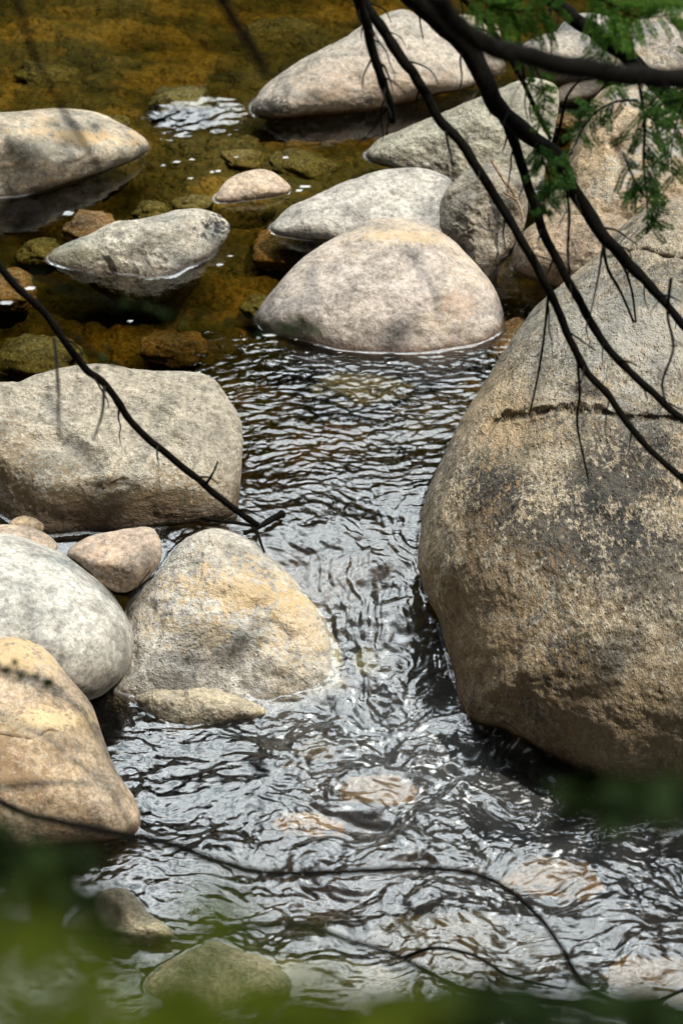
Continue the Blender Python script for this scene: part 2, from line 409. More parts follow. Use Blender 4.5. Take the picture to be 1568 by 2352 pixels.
m_ochre = rock_mat('ochre_brown_granite', (0.36,0.26,0.16), (0.31,0.25,0.19), lichen=(0.46,0.34,0.2), lichen_amt=0.3, level=-0.36, band=0.07, stain=(0.14,0.07,0.03), seed=13, bump=0.6, dark_amt=0.5, pt=15.2, patches=[(60, 1500, 90, 40, (0.50, 0.36, 0.18), 0.6), (150, 1640, 130, 25, (0.6, 0.46, 0.26), 0.6), (40, 1750, 120, 80, (0.22, 0.13, 0.06), 0.6)])
m_yellow = rock_mat('yellow_patched_granite', (0.46,0.44,0.40), (0.42,0.39,0.33), lichen=(0.52,0.38,0.2), lichen_amt=0.35, level=-0.33, band=0.04, seed=14, bump=1.3, lichen_scale=1.6, pits=0.5, pt=16.6, patches=[(560, 1345, 165, 55, (0.54, 0.39, 0.20), 0.6), (690, 1420, 85, 70, (0.54, 0.39, 0.20), 0.45), (470, 1420, 80, 50, (0.52, 0.38, 0.2), 0.4), (420, 1570, 160, 50, (0.2, 0.19, 0.17), 0.6)])
m_low = rock_mat('low_tan_granite', (0.42,0.36,0.26), (0.36,0.30,0.2), level=-0.34, band=0.03, stain=(0.16,0.09,0.03), seed=15, bump=1.4)
m_reddish = rock_mat('pinkish_brown_stone', (0.43,0.34,0.27), (0.36,0.26,0.18), seed=16, level=-0.3, bump=0.6)
m_sub_o = rock_mat('submerged_orange_stone', (0.28,0.125,0.03), (0.15,0.08,0.025), seed=17, level=-2, bump=0.8)
m_sub_g = rock_mat('submerged_olive_stone', (0.11,0.10,0.04), (0.18,0.15,0.05), seed=18, level=-2, bump=1.0)
m_sub_p = rock_mat('submerged_pale_stone', (0.24,0.19,0.08), (0.14,0.11,0.05), seed=19, level=-2, bump=1.0)
m_sub_b = rock_mat('submerged_rust_stone', (0.34,0.155,0.03), (0.22,0.12,0.03), seed=23, level=-2, bump=0.8)
m_green = rock_mat('algae_tan_granite', (0.36,0.32,0.20), (0.42,0.35,0.24), black=0.3, level=-0.42, band=0.03, seed=20, bump=1.5)

# upper pool, back to front
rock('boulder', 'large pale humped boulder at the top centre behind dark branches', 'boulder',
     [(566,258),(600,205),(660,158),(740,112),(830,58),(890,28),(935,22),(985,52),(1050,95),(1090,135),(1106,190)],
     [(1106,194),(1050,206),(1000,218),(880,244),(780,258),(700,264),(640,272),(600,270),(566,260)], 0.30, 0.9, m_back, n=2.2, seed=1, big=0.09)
rock('boulder', 'grey ochre boulder cut by the upper left edge with white waterline', 'boulder',
     [(-480,520),(-520,380),(-400,290),(-200,262),(0,258),(120,249),(220,256),(280,283),(330,312),(360,345)],
     [(356,352),(280,378),(150,425),(0,470),(-200,530),(-480,580)], 0.34, 0.9, m_lefttop, n=2.3, seed=2, cuts=[(60,350,0.05,(0.1,-0.9,0.35))], k=0.05)
rock('stone', 'small round pinkish stone with its wet red base in the pool', 'stone',
     [(490,458),(515,420),(550,399),(600,388),(640,402),(668,428),(676,440)], [(674,440),(620,452),(560,461),(500,466),(488,460)], 0.09, 0.9, m_pink, seed=3, res=(140,50))
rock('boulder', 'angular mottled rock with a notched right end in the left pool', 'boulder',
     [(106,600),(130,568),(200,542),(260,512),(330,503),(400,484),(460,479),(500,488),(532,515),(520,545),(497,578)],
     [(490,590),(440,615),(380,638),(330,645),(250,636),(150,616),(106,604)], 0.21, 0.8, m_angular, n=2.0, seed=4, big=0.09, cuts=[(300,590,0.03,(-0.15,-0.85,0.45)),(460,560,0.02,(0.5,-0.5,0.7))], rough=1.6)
rock('boulder', 'triangular grey green slab tapering left, behind the forked branches', 'boulder',
     [(835,356),(870,322),(960,283),(1060,240),(1130,210),(1195,184),(1240,180),(1280,208),(1276,290),(1262,350),(1250,400)],
     [(1240,440),(1140,440),(1040,415),(960,396),(900,382),(838,366)], 0.2, 0.9, m_slab, n=2.0, seed=5, big=0.09, cuts=[(1020,330,0.05,(-0.2,-0.75,0.6))], rough=1.8)
rock('boulder', 'low flat whitish boulder behind the big round dome', 'boulder',
     [(614,528),(660,478),(720,448),(800,413),(880,390),(960,386),(1020,402),(1050,430),(1060,480)],
     [(1040,560),(950,590),(850,580),(760,552),(680,545),(612,532)], 0.14, 1.2, m_flat, n=2.2, seed=6)
rock('boulder', 'upright wedge shaped rock holding a dry twig', 'boulder',
     [(1004,520),(1020,450),(1050,408),(1080,385),(1130,374),(1180,395),(1206,430),(1202,520),(1182,565)],
     [(1178,575),(1140,598),(1100,612),(1060,580),(1010,545)], 0.2, 0.2, m_wedge, n=2.0, seed=7, big=0.09, cuts=[(1110,500,0.03,(0.1,-0.8,0.5)),(1035,500,0.02,(-0.8,-0.5,0.3))], rough=1.8, k=0.015)
rock('boulder', 'broad tan lichen boulder behind green hemlock sprays at right', 'boulder',
     [(1225,560),(1250,470),(1290,390),(1320,300),(1345,250),(1385,203),(1450,190),(1560,185),(1700,200),(1850,300),(1900,450),(1850,600),(1500,640),(1330,620)], [], 0.5, 0.5, m_tan,
     n=2.2, seed=8, anchor=(1250,560,0.0), centre=(1560,420), rough=1.6)
rock('boulder', 'brown rounded rock between the wedge and the giant boulder', 'boulder',
     [(1172,605),(1183,555),(1210,520),(1260,495),(1330,480),(1420,490),(1470,560),(1460,680)],
     [(1400,720),(1330,690),(1280,660),(1230,642),(1180,620),(1172,608)], 0.25, 0.6, rock_mat('brown_tan_granite', (0.36,0.26,0.17), (0.32,0.24,0.16), seed=21, band=0.05, stain=(0.2,0.08,0.02), bump=1.2), seed=9)
rock('boulder', 'big smooth rosy dome boulder in the middle of the pool', 'boulder',
     [(586,738),(600,698),(650,640),(700,590),(760,548),(830,510),(890,496),(950,504),(1010,530),(1060,570),(1110,630),(1142,680),(1158,735)],
     [(1156,755),(1100,785),(1020,805),(930,812),(800,805),(700,782),(620,760),(586,745)], 0.27, 0.85, m_dome, n=2.2, seed=10, res=(340,120), rough=0.7)
# far top right
rock('stone', 'pale pointed far stone under the top right branch', 'stone',
     [(1270,90),(1300,45),(1340,30),(1390,35),(1440,70),(1440,105),(1380,120),(1300,115)], [], 0.2, 0.9, m_flat, seed=11, anchor=(1350,118,0.0), res=(160,50))
rock('stone', 'whitish humped far stone below the blurred crossing limb', 'stone',
     [(1190,115),(1230,85),(1290,70),(1350,80),(1400,110),(1420,160),(1350,190),(1260,185),(1200,150)], [], 0.25, 0.9, m_back, seed=12, anchor=(1300,188,0.0), res=(160,50))
rock('stone', 'small reddish stone beside the top centre boulder', 'stone',
     [(1085,125),(1110,108),(1145,118),(1160,150),(1140,175),(1100,165)], [], 0.12, 0.9, m_pink, seed=13, anchor=(1120,170,0.0), res=(100,36))
rock('stone', 'pale far stone half hidden behind the top branches left of the rest', 'stone',
     [(1020,60),(1050,35),(1110,40),(1150,70),(1130,105),(1060,105)], [], 0.15, 0.9, m_low, seed=14, anchor=(1090,110,0.0), res=(100,36))
rock('boulder', 'white speckled lichen boulder cut by the upper right edge', 'boulder',
     [(1390,150),(1420,90),(1470,40),(1540,15),(1640,30),(1720,100),(1700,200),(1560,240),(1440,210)], [], 0.3, 0.8, 
     rock_mat('speckled_lichen_granite', (0.48,0.47,0.44), (0.38,0.30,0.2), black=0.4, lichen=(0.5,0.36,0.2), lichen_amt=0.7, seed=22, bump=1.6), seed=15, anchor=(1500,220,0.0), res=(200,60))
rock('stone', 'flat grey wet stone between the slab and the tan boulder', 'stone',
     [(1270,215),(1300,190),(1350,178),(1385,185),(1370,215),(1330,232),(1280,238)], [], 0.08, 1.3, m_block, seed=16, anchor=(1320,232,0.0), res=(100,36))
# the giant
rock('boulder', 'giant rough brown boulder filling the right side with black streaks', 'boulder',
     [(963,1290),(970,1200),(985,1130),(1020,1040),(1060,960),(1110,880),(1170,788),(1240,700),(1300,648),(1380,580),(1420,530),(1480,480),(1560,452),(1700,430),(1950,450),(2250,650),(2450,1000),(2480,1350)],
     [(2420,1600),(2200,1800),(1900,1860),(1700,1850),(1568,1822),(1450,1800),(1350,1778),(1280,1740),(1200,1698),(1150,1665),(1075,1645),(1050,1560),(1020,1440),(985,1370),(963,1300)],
     1.2, 0.7, m_giant, sink=0.08, lo=0.45, chips=0.0, n=2.5, res=(900, 420), seed=17, centre=(1600,1230), big=0.03, rough=1.3,
     cracks=[([(1115,985),(1130,965),(1160,955),(1220,946),(1290,938),(1370,940),(1420,955),(1500,958),(1600,965)], 3.6, 0.034),
             ([(1320,590),(1370,592),(1400,590),(1470,575),(1520,590),(1600,602)], 5, 0.05),
             ([(1380,750),(1420,772),(1470,795),(1560,800)], 5, 0.012)])
# left bank
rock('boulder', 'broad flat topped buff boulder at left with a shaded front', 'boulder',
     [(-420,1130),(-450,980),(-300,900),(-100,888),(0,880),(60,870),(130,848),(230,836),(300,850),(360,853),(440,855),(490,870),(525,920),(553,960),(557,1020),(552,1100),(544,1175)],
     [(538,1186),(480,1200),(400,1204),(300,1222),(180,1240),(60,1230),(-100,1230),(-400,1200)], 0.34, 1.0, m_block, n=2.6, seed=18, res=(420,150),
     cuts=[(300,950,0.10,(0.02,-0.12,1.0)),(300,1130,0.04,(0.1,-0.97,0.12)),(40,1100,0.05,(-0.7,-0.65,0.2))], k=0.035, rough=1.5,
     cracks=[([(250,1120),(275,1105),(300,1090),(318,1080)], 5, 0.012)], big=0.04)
rock('stone', 'pinkish brown block with a flat top resting between the boulders', 'stone',
     [(155,1270),(200,1235),(260,1220),(330,1210),(360,1220),(373,1260),(365,1300),(320,1345),(275,1362),(230,1340),(185,1300)], [], 0.13, 0.7, m_reddish, n=2.0,
     seed=19, anchor=(275,1350,-0.03), cuts=[(250,1250,0.03,(-0.1,-0.15,1)),(260,1320,0.03,(-0.25,-0.95,0.1))], k=0.008, res=(200,70), cross=False)
rock('stone', 'small brown pebble peeking over the pale pebble at far left', 'stone',
     [(22,1205),(35,1190),(60,1184),(85,1192),(103,1212),(80,1235),(40,1235)], [], 0.05, 0.6, m_ochre, seed=20, anchor=(60,1235,0.0), res=(100,36), cross=False)
rock('stone', 'small pale pebble wedged behind the smooth grey boulder', 'stone',
     [(-60,1230),(-20,1208),(40,1206),(90,1218),(125,1240),(132,1262),(110,1285),(20,1290),(-60,1270)], [], 0.09, 0.7, m_pink, seed=21, anchor=(60,1285,-0.02), res=(100,40), cross=False)
rock('boulder', 'patched yellow and grey boulder beside the chute', 'boulder',
     [(255,1570),(275,1480),(290,1392),(340,1340),(370,1300),(400,1262),(445,1226),(500,1214),(570,1240),(620,1280),(690,1352),(750,1430),(782,1500),(792,1540)],
     [(785,1552),(750,1580),(690,1600),(600,1625),(440,1630),(300,1605),(255,1580)], 0.24, 0.55, m_yellow, n=2.3, sink=0.16,
     seed=22, res=(420,150), rough=1.2, big=0.03)
rock('stone', 'low tan rock sloping into the water at the foot of the patched boulder', 'stone',
     [(298,1598),(340,1582),(400,1571),(470,1574),(540,1596),(600,1622)], [(625,1642),(530,1656),(440,1672),(400,1667),(350,1640),(305,1608)], 0.12, 1.2, m_low, seed=23, res=(180,60), rough=1.6)
rock('boulder', 'smooth light grey rounded boulder at left, in front of the pale pebble', 'boulder',
     [(-350,1450),(-300,1300),(-120,1225),(0,1222),(60,1238),(150,1275),(230,1330),(288,1408),(308,1470),(292,1540),(250,1585),(205,1608),(60,1640),(-200,1620)], [], 0.5, 0.7, m_smooth, n=2.2,
     seed=24, anchor=(250,1585,-0.3), res=(340,120), rough=0.5, big=0.03, cross=False)
rock('boulder', 'ochre brown cracked boulder at the lower left beside the water', 'boulder',
     [(-330,1750),(-320,1560),(-160,1460),(0,1447),(60,1455),(110,1490),(160,1560),(210,1620),(236,1690),(262,1760),(308,1828),(326,1885)],
     [(322,1905),(300,1922),(230,1932),(100,1945),(0,1955),(-300,1900)], 0.34, 0.6, m_ochre, n=2.3, seed=25, res=(340,130), rough=0.6, big=0.035,
     cracks=[([(0,1690),(40,1695),(80,1700),(110,1680),(135,1683)], 4, 0.012), ([(110,1530),(150,1570),(190,1620),(215,1660)], 5, 0.006)])
rock('stone', 'low rough tan rock breaking the surface at lower left', 'stone',
     [(165,2130),(200,2085),(235,2050),(265,2040),(295,2045),(325,2075),(350,2105),(390,2130)], [(400,2150),(330,2165),(240,2165),(165,2145)], 0.12, 1.0, m_green, big=0.12, seed=26, res=(200,60), rough=1.8)
rock('stone', 'low wide mossy tan rock under the green blur at bottom left', 'stone',
     [(330,2262),(380,2215),(450,2180),(500,2165),(560,2185),(610,2200),(655,2240)], [(670,2280),(590,2290),(520,2318),(430,2322),(340,2285)], 0.10, 1.3, m_green, big=0.12, seed=27, res=(200,60), rough=1.8)

# submerged stones: (px, py, half width px, half height px, top below water m, mat, label)
subs = [
 (215,505,75,40,0.02,m_sub_o,'orange submerged stone nearly breaking the surface left of centre'),
 (350,470,50,26,0.10,m_sub_g,'flat olive submerged stone behind the angular mottled rock'),
 (440,455,55,20,0.07,m_sub_g,'long flat olive submerged stone beside the small pink stone'),
 (20,640,70,45,0.06,m_sub_o,'orange submerged stone at the left edge'),
 (90,560,60,30,0.12,m_sub_g,'dull olive submerged stone left of the angular mottled rock'),
 (660,545,90,50,0.10,m_sub_o,'brown orange submerged slab before the low flat boulder'),
 (700,360,90,40,0.10,m_sub_g,'broad dark olive submerged stone below the top centre boulder'),
 (560,320,50,22,0.12,m_sub_g,'small olive submerged stone right of the white ripple patch'),
 (420,210,90,40,0.03,m_sub_g,'pointed amber submerged rock above the white ripple patch'),
 (560,350,60,28,0.09,m_sub_p,'yellowish submerged stone right of the white flecks'),
 (400,775,80,36,0.15,m_sub_o,'amber submerged stone in the dark pool above the flat topped boulder'),
 (90,790,110,50,0.11,m_sub_g,'mossy amber submerged stone behind the flat topped boulder'),
 (610,690,60,30,0.14,m_sub_g,'dark olive submerged stone left of the dome'),
 (1185,770,60,60,0.04,m_sub_o,'brown submerged ledge between the dome and the giant boulder'),
 (830,860,120,45,0.12,m_sub_g,'brown submerged slab just below the dome'),
 (855,1510,45,30,0.10,m_sub_g,'olive submerged stone at the foot of the chute'),
 (700,1700,60,30,0.2,m_sub_p,'pale submerged stone in the middle of the lower pool'),
 (870,1800,80,28,0.13,m_sub_b,'amber submerged stone under the broken water right of centre'),
 (710,1880,70,18,0.09,m_sub_b,'orange submerged stone in the lower pool'),
 (1270,2005,100,34,0.11,m_sub_b,'rust coloured rock washed over by the lower rapids at right'),
 (1070,2150,190,65,0.26,m_sub_p,'large pale yellow submerged slab at the bottom right of centre'),
 (1500,2230,100,34,0.17,m_sub_b,'amber submerged slab at the lower right edge'),
 (780,2260,150,50,0.15,m_sub_g,'olive submerged slab at the bottom centre'),
 (250,270,60,24,0.10,m_sub_g,'dim olive submerged stone above the grey ochre boulder'),
 (130,160,110,40,0.13,m_sub_g,'broad dim submerged stone at the top left'),
 (650,60,130,50,0.14,m_sub_g,'broad dark submerged rock at the top, left of the humped boulder'),
 (560,2240,150,50,0.08,m_sub_g,'broad olive submerged slab around the mossy tan rock at bottom left'),
 (250,2335,130,44,0.08,m_sub_g,'olive submerged stone at the bottom left edge under green leaves'),
 (1335,300,30,18,0.03,m_sub_p,'small yellow submerged stone in the gap beside the tan boulder'),
 (1300,265,34,18,0.04,m_sub_o,'small orange submerged stone behind the triangular slab'),
]
for i, (px, py, hw, hh, dep, mt, lab) in enumerate(subs):
    P, t = bp_water(float(px), float(py)); top = P[2]-dep
    c = bp_z(float(px), float(py), top)
    rx = hw*16/FPX*1.0; ry = hh*16/FPX/math.sin(PITCH); rz = max(0.05, 0.45*min(rx, ry))
    nu, nv = 64, 40
    U, V = np.meshgrid(np.linspace(0, 2*np.pi, nu, endpoint=False), (np.arange(nv)+0.5)/nv*np.pi)
    sp = np.stack([np.cos(U)*np.sin(V), np.sin(U)*np.sin(V), np.cos(V)], -1)
    e = np.sign(sp)*np.abs(sp)**0.9
    f = 1+0.30*fbm(sp[...,0]*1.2+i*7.1, sp[...,1]*1.2, sp[...,2]*1.2, 31, 3)
    Q = e*f[..., None]*np.array([rx, ry, rz]) + c - np.array([0, 0, rz])
    Q += sp*(0.006*fbm(Q[...,0]*18, Q[...,1]*18, Q[...,2]*18, 40, 3))[..., None]
    if i % 3 == 0:
        Q[..., 2] += -0.15*(Q[..., 0]-c[0])
    v = Q.reshape(-1, 3); I = np.arange(nu*nv).reshape(nv, nu); J = np.roll(I, -1, 1)
    v = np.vstack([v, Q[0].mean(0), Q[-1].mean(0)])
    qd = np.stack([I[:-1], I[1:], J[1:], J[:-1]], -1).reshape(-1, 4)
    tr = np.vstack([np.stack([np.full(nu, nu*nv), I[0], J[0]], 1), np.stack([np.full(nu, nu*nv+1), J[-1], I[-1]], 1)])
    o = mesh_np('submerged_stone', v, qd, mt, True, None, tr, (c[0], c[1], v[:, 2].min()))
    tag(o, lab, 'stone', 'stones lying under the water')

# ------------------------------------------------------------------ stream bed and banks (one sheet)
def axis(fine0, fine1, step, far0, far1):
    a = [fine0]; s = step
    left = []; x = fine0
    while x > far0: s *= 1.12; x -= s; left.append(x)
    right = []; x = fine1; s = step
    while x < far1: s *= 1.12; x += s; right.append(x)
    return np.array(left[::-1] + list(np.arange(fine0, fine1+1e-9, step)) + right)
def bed_h(x, y):
    z = -0.30 - 0.16*sstep(1.6, 0.6, y) - 0.42*sstep(0.0, -1.2, y) - 0.02*np.clip(-y-1.1, 0, 6)
    z = z + 0.07*fbm(x*1.1, y*1.1, 0*x, 50, 3)
    cob = np.abs(noise(x*7, y*7, 0*x, 54)); z = z + 0.045*np.sqrt(cob+0.01) + 0.02*np.abs(noise(x*17, y*17, 0*x, 55))
    # shallows under the chute, gravel between the left boulders
    # top left gets shallow
    z = z + 0.10*sstep(2.2, 3.4, y)
    r = np.clip(np.abs(x)-4.5, 0, None); z = z + 0.55*r**0.9
    z = z + np.clip(y-11, 0, None)*0.35 + 0.12*np.clip(-y-9, 0, None)
    z = z + sstep(4.5, 9, np.abs(x))*0.6*fbm(x*0.4, y*0.4, 0*x, 60, 4)
    return z
gx = axis(-2.2, 2.2, 0.018, -60, 60); gy = axis(-4.6, 6.0, 0.018, -60, 60)
X, Y = np.meshgrid(gx, gy)
Z = bed_h(X, Y)
mb = M('stream_bed_gravel')
tcn = mb.n('ShaderNodeTexCoord'); v = tcn.outputs['Object']
vw = mb.n('ShaderNodeVectorMath', operation='ADD'); nzc = mb.n('ShaderNodeTexNoise'); nzc.inputs['Scale'].default_value = 9
mb.l(v, nzc.inputs['Vector'])
sc = mb.n('ShaderNodeVectorMath', operation='SCALE'); sc.inputs['Scale'].default_value = 0.07; mb.l(nzc.outputs['Color'], sc.inputs[0])
mb.l(v, vw.inputs[0]); mb.l(sc.outputs[0], vw.inputs[1])
vo = mb.n('ShaderNodeTexVoronoi'); vo.inputs['Scale'].default_value = 13; mb.l(vw.outputs[0], vo.inputs['Vector'])
vo2 = mb.n('ShaderNodeTexVoronoi'); vo2.inputs['Scale'].default_value = 34; mb.l(vw.outputs[0], vo2.inputs['Vector'])
sep = mb.n('ShaderNodeSeparateColor'); mb.l(vo.outputs['Color'], sep.inputs[0])
sep2 = mb.n('ShaderNodeSeparateColor'); mb.l(vo2.outputs['Color'], sep2.inputs[0])
PAL = [(0.0,(0.03,0.028,0.012)),(0.25,(0.12,0.10,0.035)),(0.5,(0.20,0.16,0.05)),(0.75,(0.10,0.11,0.04)),(1.0,(0.30,0.19,0.05))]
cA = mb.ramp(sep.outputs[0], PAL); cB = mb.ramp(sep2.outputs[1], PAL)
col = mb.mix(mb.ramp(mb.noise(v, 3, 4), [(0.42, 0.0), (0.56, 1.0)]), cA, cB)
col = mb.mix(0.5, col, mb.ramp(mb.noise(v, 1.7, 5, 0.6), [(0.43,(0.012,0.016,0.008)),(0.51,(0.075,0.065,0.022)),(0.58,(0.44,0.27,0.065))]))
col = mb.mix(mb.ramp(mb.noise(v, 40, 3, 0.7), [(0.4, 0.6), (0.55, 0.0)]), col, (0.05,0.04,0.015))
b = mb.n('ShaderNodeBsdfPrincipled'); b.inputs['Roughness'].default_value = 0.75
mb.l(col, b.inputs['Base Color'])
hh_ = mb.math('ADD', mb.math('MULTIPLY', vo.outputs['Distance'], -1.0), mb.math('MULTIPLY', vo2.outputs['Distance'], -0.5))
bpn = mb.n('ShaderNodeBump'); bpn.inputs['Strength'].default_value = 0.9; bpn.inputs['Distance'].default_value = 0.03; mb.l(hh_, bpn.inputs['Height']); mb.l(bpn.outputs[0], b.inputs['Normal'])
mb.l(b.outputs[0], mb.out.inputs[0])
def grid_quads(ny, nx):
    I = np.arange(nx*ny).reshape(ny, nx)
    return np.stack([I[:-1, :-1], I[:-1, 1:], I[1:, 1:], I[1:, :-1]], -1).reshape(-1, 4)
o = mesh_np('stream_bed', np.stack([X, Y, Z], -1).reshape(-1, 3), grid_quads(*X.shape), mb.m)
tag(o, 'amber and olive gravel bed of the stream', None, None, 'structure')

# ------------------------------------------------------------------ water
def spread(anchors, X, Y):
    """smooth map through anchors (px, py, values...) placed on the water"""
    A = np.array(anchors, float); P, _ = bp_water(A[:, 0], A[:, 1]); num = 0; den = 0
    for k in range(len(A)):
        w = np.exp(-(((X-P[k, 0])/0.32)**2 + ((Y-P[k, 1])/0.42)**2)) + 1e-9
        num = num + w[..., None]*A[k, 2:]; den = den + w
    return num/den[..., None]
gx = axis(-1.85, 1.85, 0.0066, -9, 9)
gy = np.concatenate([axis(-4.0, 1.6, 0.0066, -13, 1.6)[:-1], np.arange(1.61, 5.6, 0.011), np.arange(5.62, 6, 0.05), np.arange(6, 15, 0.3)])
gy = np.unique(gy)
X, Y = np.meshgrid(gx, gy); X = X.astype(np.float32); Y = Y.astype(np.float32)
Zb = water_base(X, Y)
# px, py, fine ripple, wavelet, chop, streak, foam
AN = [
 (100,60,.10,.10,0,0,0),(500,60,.10,.10,0,0,0),(150,200,.10,.12,0,0,0),(330,120,.1,.1,0,0,0),(700,60,.1,.1,0,0,0),
 (480,270,.3,.2,0,0,0),(560,400,.25,.2,0,0,0),(700,360,.12,.1,0,0,0),(700,300,.1,.1,0,0,0),
 (250,430,.05,.08,0,0,0),(100,520,.05,.08,0,0,0),(400,440,.08,.1,0,0,0),(560,560,.25,.2,0,0,0),(460,640,.25,.2,0,0,0),
 (1000,260,.08,.1,0,0,0),(1200,680,.2,.2,0,0,0),(1150,640,.2,.2,0,0,0),(1300,270,.2,.2,0,0,0),
 (100,730,.1,.15,0,0,0),(300,700,.08,.1,0,0,0),(450,740,.12,.15,0,0,0),(330,800,.2,.2,0,0,0),(560,720,.1,.15,0,0,0),
 (600,800,.3,.25,0,0,0),(620,860,.9,.6,.05,0,0),(850,840,.35,.3,0,0,0),(850,900,1,.7,.05,0,0),(700,920,1.,.95,.1,0,0),(950,900,.95,.9,.1,0,0),(1080,850,.8,.5,.05,0,0),
 (620,1000,.9,.9,.1,0,0),(800,1010,1.,1.,.15,.1,0),(1000,1000,.8,.8,.1,.1,0),
 (620,1100,.8,.8,.2,.2,0),(800,1120,.7,.7,.3,.4,0),(940,1120,.7,.7,.3,.5,0),
 (700,1230,.7,.6,.4,.5,.05),(850,1250,.6,.6,.5,.8,.05),(930,1300,.8,.7,.6,1,.1),
 (800,1400,.7,.6,.5,1,.1),(900,1430,.8,.8,.6,1,.25),(980,1500,.9,.9,.7,1,.35),(1040,1600,1,1,.8,.7,.5),(900,1560,.7,.7,.6,.8,.3),
 (300,1640,.2,.3,.1,0,0),(380,1720,.5,.7,.4,.1,0),(480,1690,.6,.7,.5,.3,.1),(650,1620,.8,.8,.8,.3,.3),(850,1650,.9,.9,1,.2,.5),(1050,1700,1,1,1.1,0,1.),(1200,1740,1,1,1.1,0,.9),(1300,1790,1,1,1,0,.8),
 (350,1800,.5,.7,.5,0,0),(500,1780,.7,.8,.7,0,.1),(700,1780,.9,.9,1,0,.3),(900,1850,1,1,1.2,0,.4),(1100,1850,1,1,1.1,0,.35),(1300,1850,1,1,1,0,.3),
 (360,1960,.4,.5,.3,0,0),(500,1950,.6,.7,.7,0,.1),(700,1960,.8,.9,1,0,.2),(900,1980,.9,1,1,0,.2),(1150,1990,1,1,1.1,0,.4),(1350,1980,1,1,1.1,0,.5),(1520,1950,1,1,1,0,.3),
 (150,2100,.2,.2,.05,0,0),(80,2000,.15,.2,.05,0,0),(420,2080,.7,.8,.5,0,.05),(700,2080,.8,.9,.8,0,.1),(1000,2100,.9,.9,.8,0,.15),(1300,2120,1,1,.9,0,.2),(1520,2120,1,1,.9,0,.2),
 (60,2230,.3,.3,.1,0,0),(300,2250,.3,.3,.2,0,0),(650,2230,.7,.8,.6,0,.05),(950,2250,.7,.8,.6,0,.05),(1250,2250,.8,.9,.7,0,.1),(1520,2250,.6,.9,.4,0,.05)]
F = spread(AN, X, Y).astype(np.float32)
a_f, a_w, a_c, a_s, foam_glint = [F[..., k] for k in range(5)]
p, _ = bp_water(470.0, 272.0)
mx = X + 0.12*noise(X*5, Y*5, 0*X, 120) ; my = Y + 0.2*noise(X*4+5, Y*4, 0*X, 121)
mk = np.exp(-(((mx-p[0])/0.22)**2 + ((my-p[1]+0.5*(mx-p[0])**2)/0.24)**2)**2)*np.clip(0.9+noise(X*9, Y*7, 0*X, 122), 0, 1.3)
a_f = a_f + 0.35*mk; a_w = a_w + 1.5*mk
wa = 0.05 + 0.06*np.clip(a_c, 0, 1)
wx = X + wa*fbm(X*2.2, Y*2.2, 0*X, 70, 3); wy = Y + wa*fbm(X*2.2+9, Y*2.2, 0*X, 73, 3)
# calm-water swell
Zw = 0.0012*noise(wx*3, wy*4, 0*X, 80)
# wavelets, crests lying mostly across the stream
wl = 0.8*noise(wx*11.5, wy*18, 0*X, 81) + 0.55*noise(wx*20+3, wy*32, 0*X, 82)
Zw = Zw + 0.0060*a_w*wl
fr = noise(wx*30, wy*44, 0*X, 83) + 0.5*noise(wx*52, wy*70, 0*X, 84)
Zw = Zw + 0.0023*a_f*fr*np.clip(0.8+1.1*noise(X*2.6+3, Y*3.1, 0*X, 134), 0.15, 1.5)
# chop: sharp crested
def ridge(n): return 1-np.sqrt(n*n+0.004)
ch = ridge(noise(wx*3.4, wy*4.6, 0*X, 85))*1.0 + 0.55*ridge(noise(wx*7.5, wy*10, 0*X, 86)) + 0.28*ridge(noise(wx*16, wy*21, 0*X, 87))
big = fbm(wx*1.6, wy*2.0, 0*X, 88, 2)
Zw = Zw + a_c*(0.017*(ch-1.3) + 0.050*big + 0.0050*fbm(wx*23, wy*32, 0*X, 130, 3)*np.clip(0.75+1.3*noise(X*3, Y*3.6, 0*X, 133), 0.15, 1.5) + 0.016*fbm(wx*4.6, wy*6.5, 0*X, 135, 2))
# flow lines converging down the chute
xc = 0.28 + 0.17*np.clip(-Y, -0.3, 1.4)
wd = 0.30 + 0.45*sstep(-0.5, 0.9, Y)
xi = (wx-xc)/wd + 0.22*fbm(X*4, Y*4, 0*X, 137, 2); et = wy + 0.18*fbm(X*5+4, Y*5, 0*X, 139, 2)
st = noise((xi+0.25*et)*7+0.6*noise(xi*2, et*2, 0*X, 92), et*2.4, 0*X, 90) + 0.55*noise(xi*15, et*4.5, 0*X, 91) + 0.3*noise(xi*30, et*9, 0*X, 93)
Zw = Zw + a_s*0.0065*st
# water piling on the giant and the sunken rocks
for (px, py, sx, sy, hgt) in [(870,1790,.16,.13,.03),(1270,1990,.2,.14,.045),(1090,1670,.14,.10,.05),(1190,1710,.12,.1,.04),(690,1600,.25,.12,.03),(1060,2130,.3,.2,.02),(860,1890,.12,.05,-.04),(480,1950,.2,.12,.02),
                              (700,1400,.12,.12,.015),(880,1350,.07,.10,-.03)]:
    p, _ = bp_water(float(px), float(py)); Zw = Zw + hgt*np.exp(-((X-p[0])/sx)**2-((Y-p[1])/sy)**2)
p, _ = bp_water(450.0, 262.0)
Zw = Zw + 0.045*np.tanh((Y-p[1])/0.17)*np.exp(-((X-p[0])/0.30)**2-((Y-p[1])/0.42)**2)
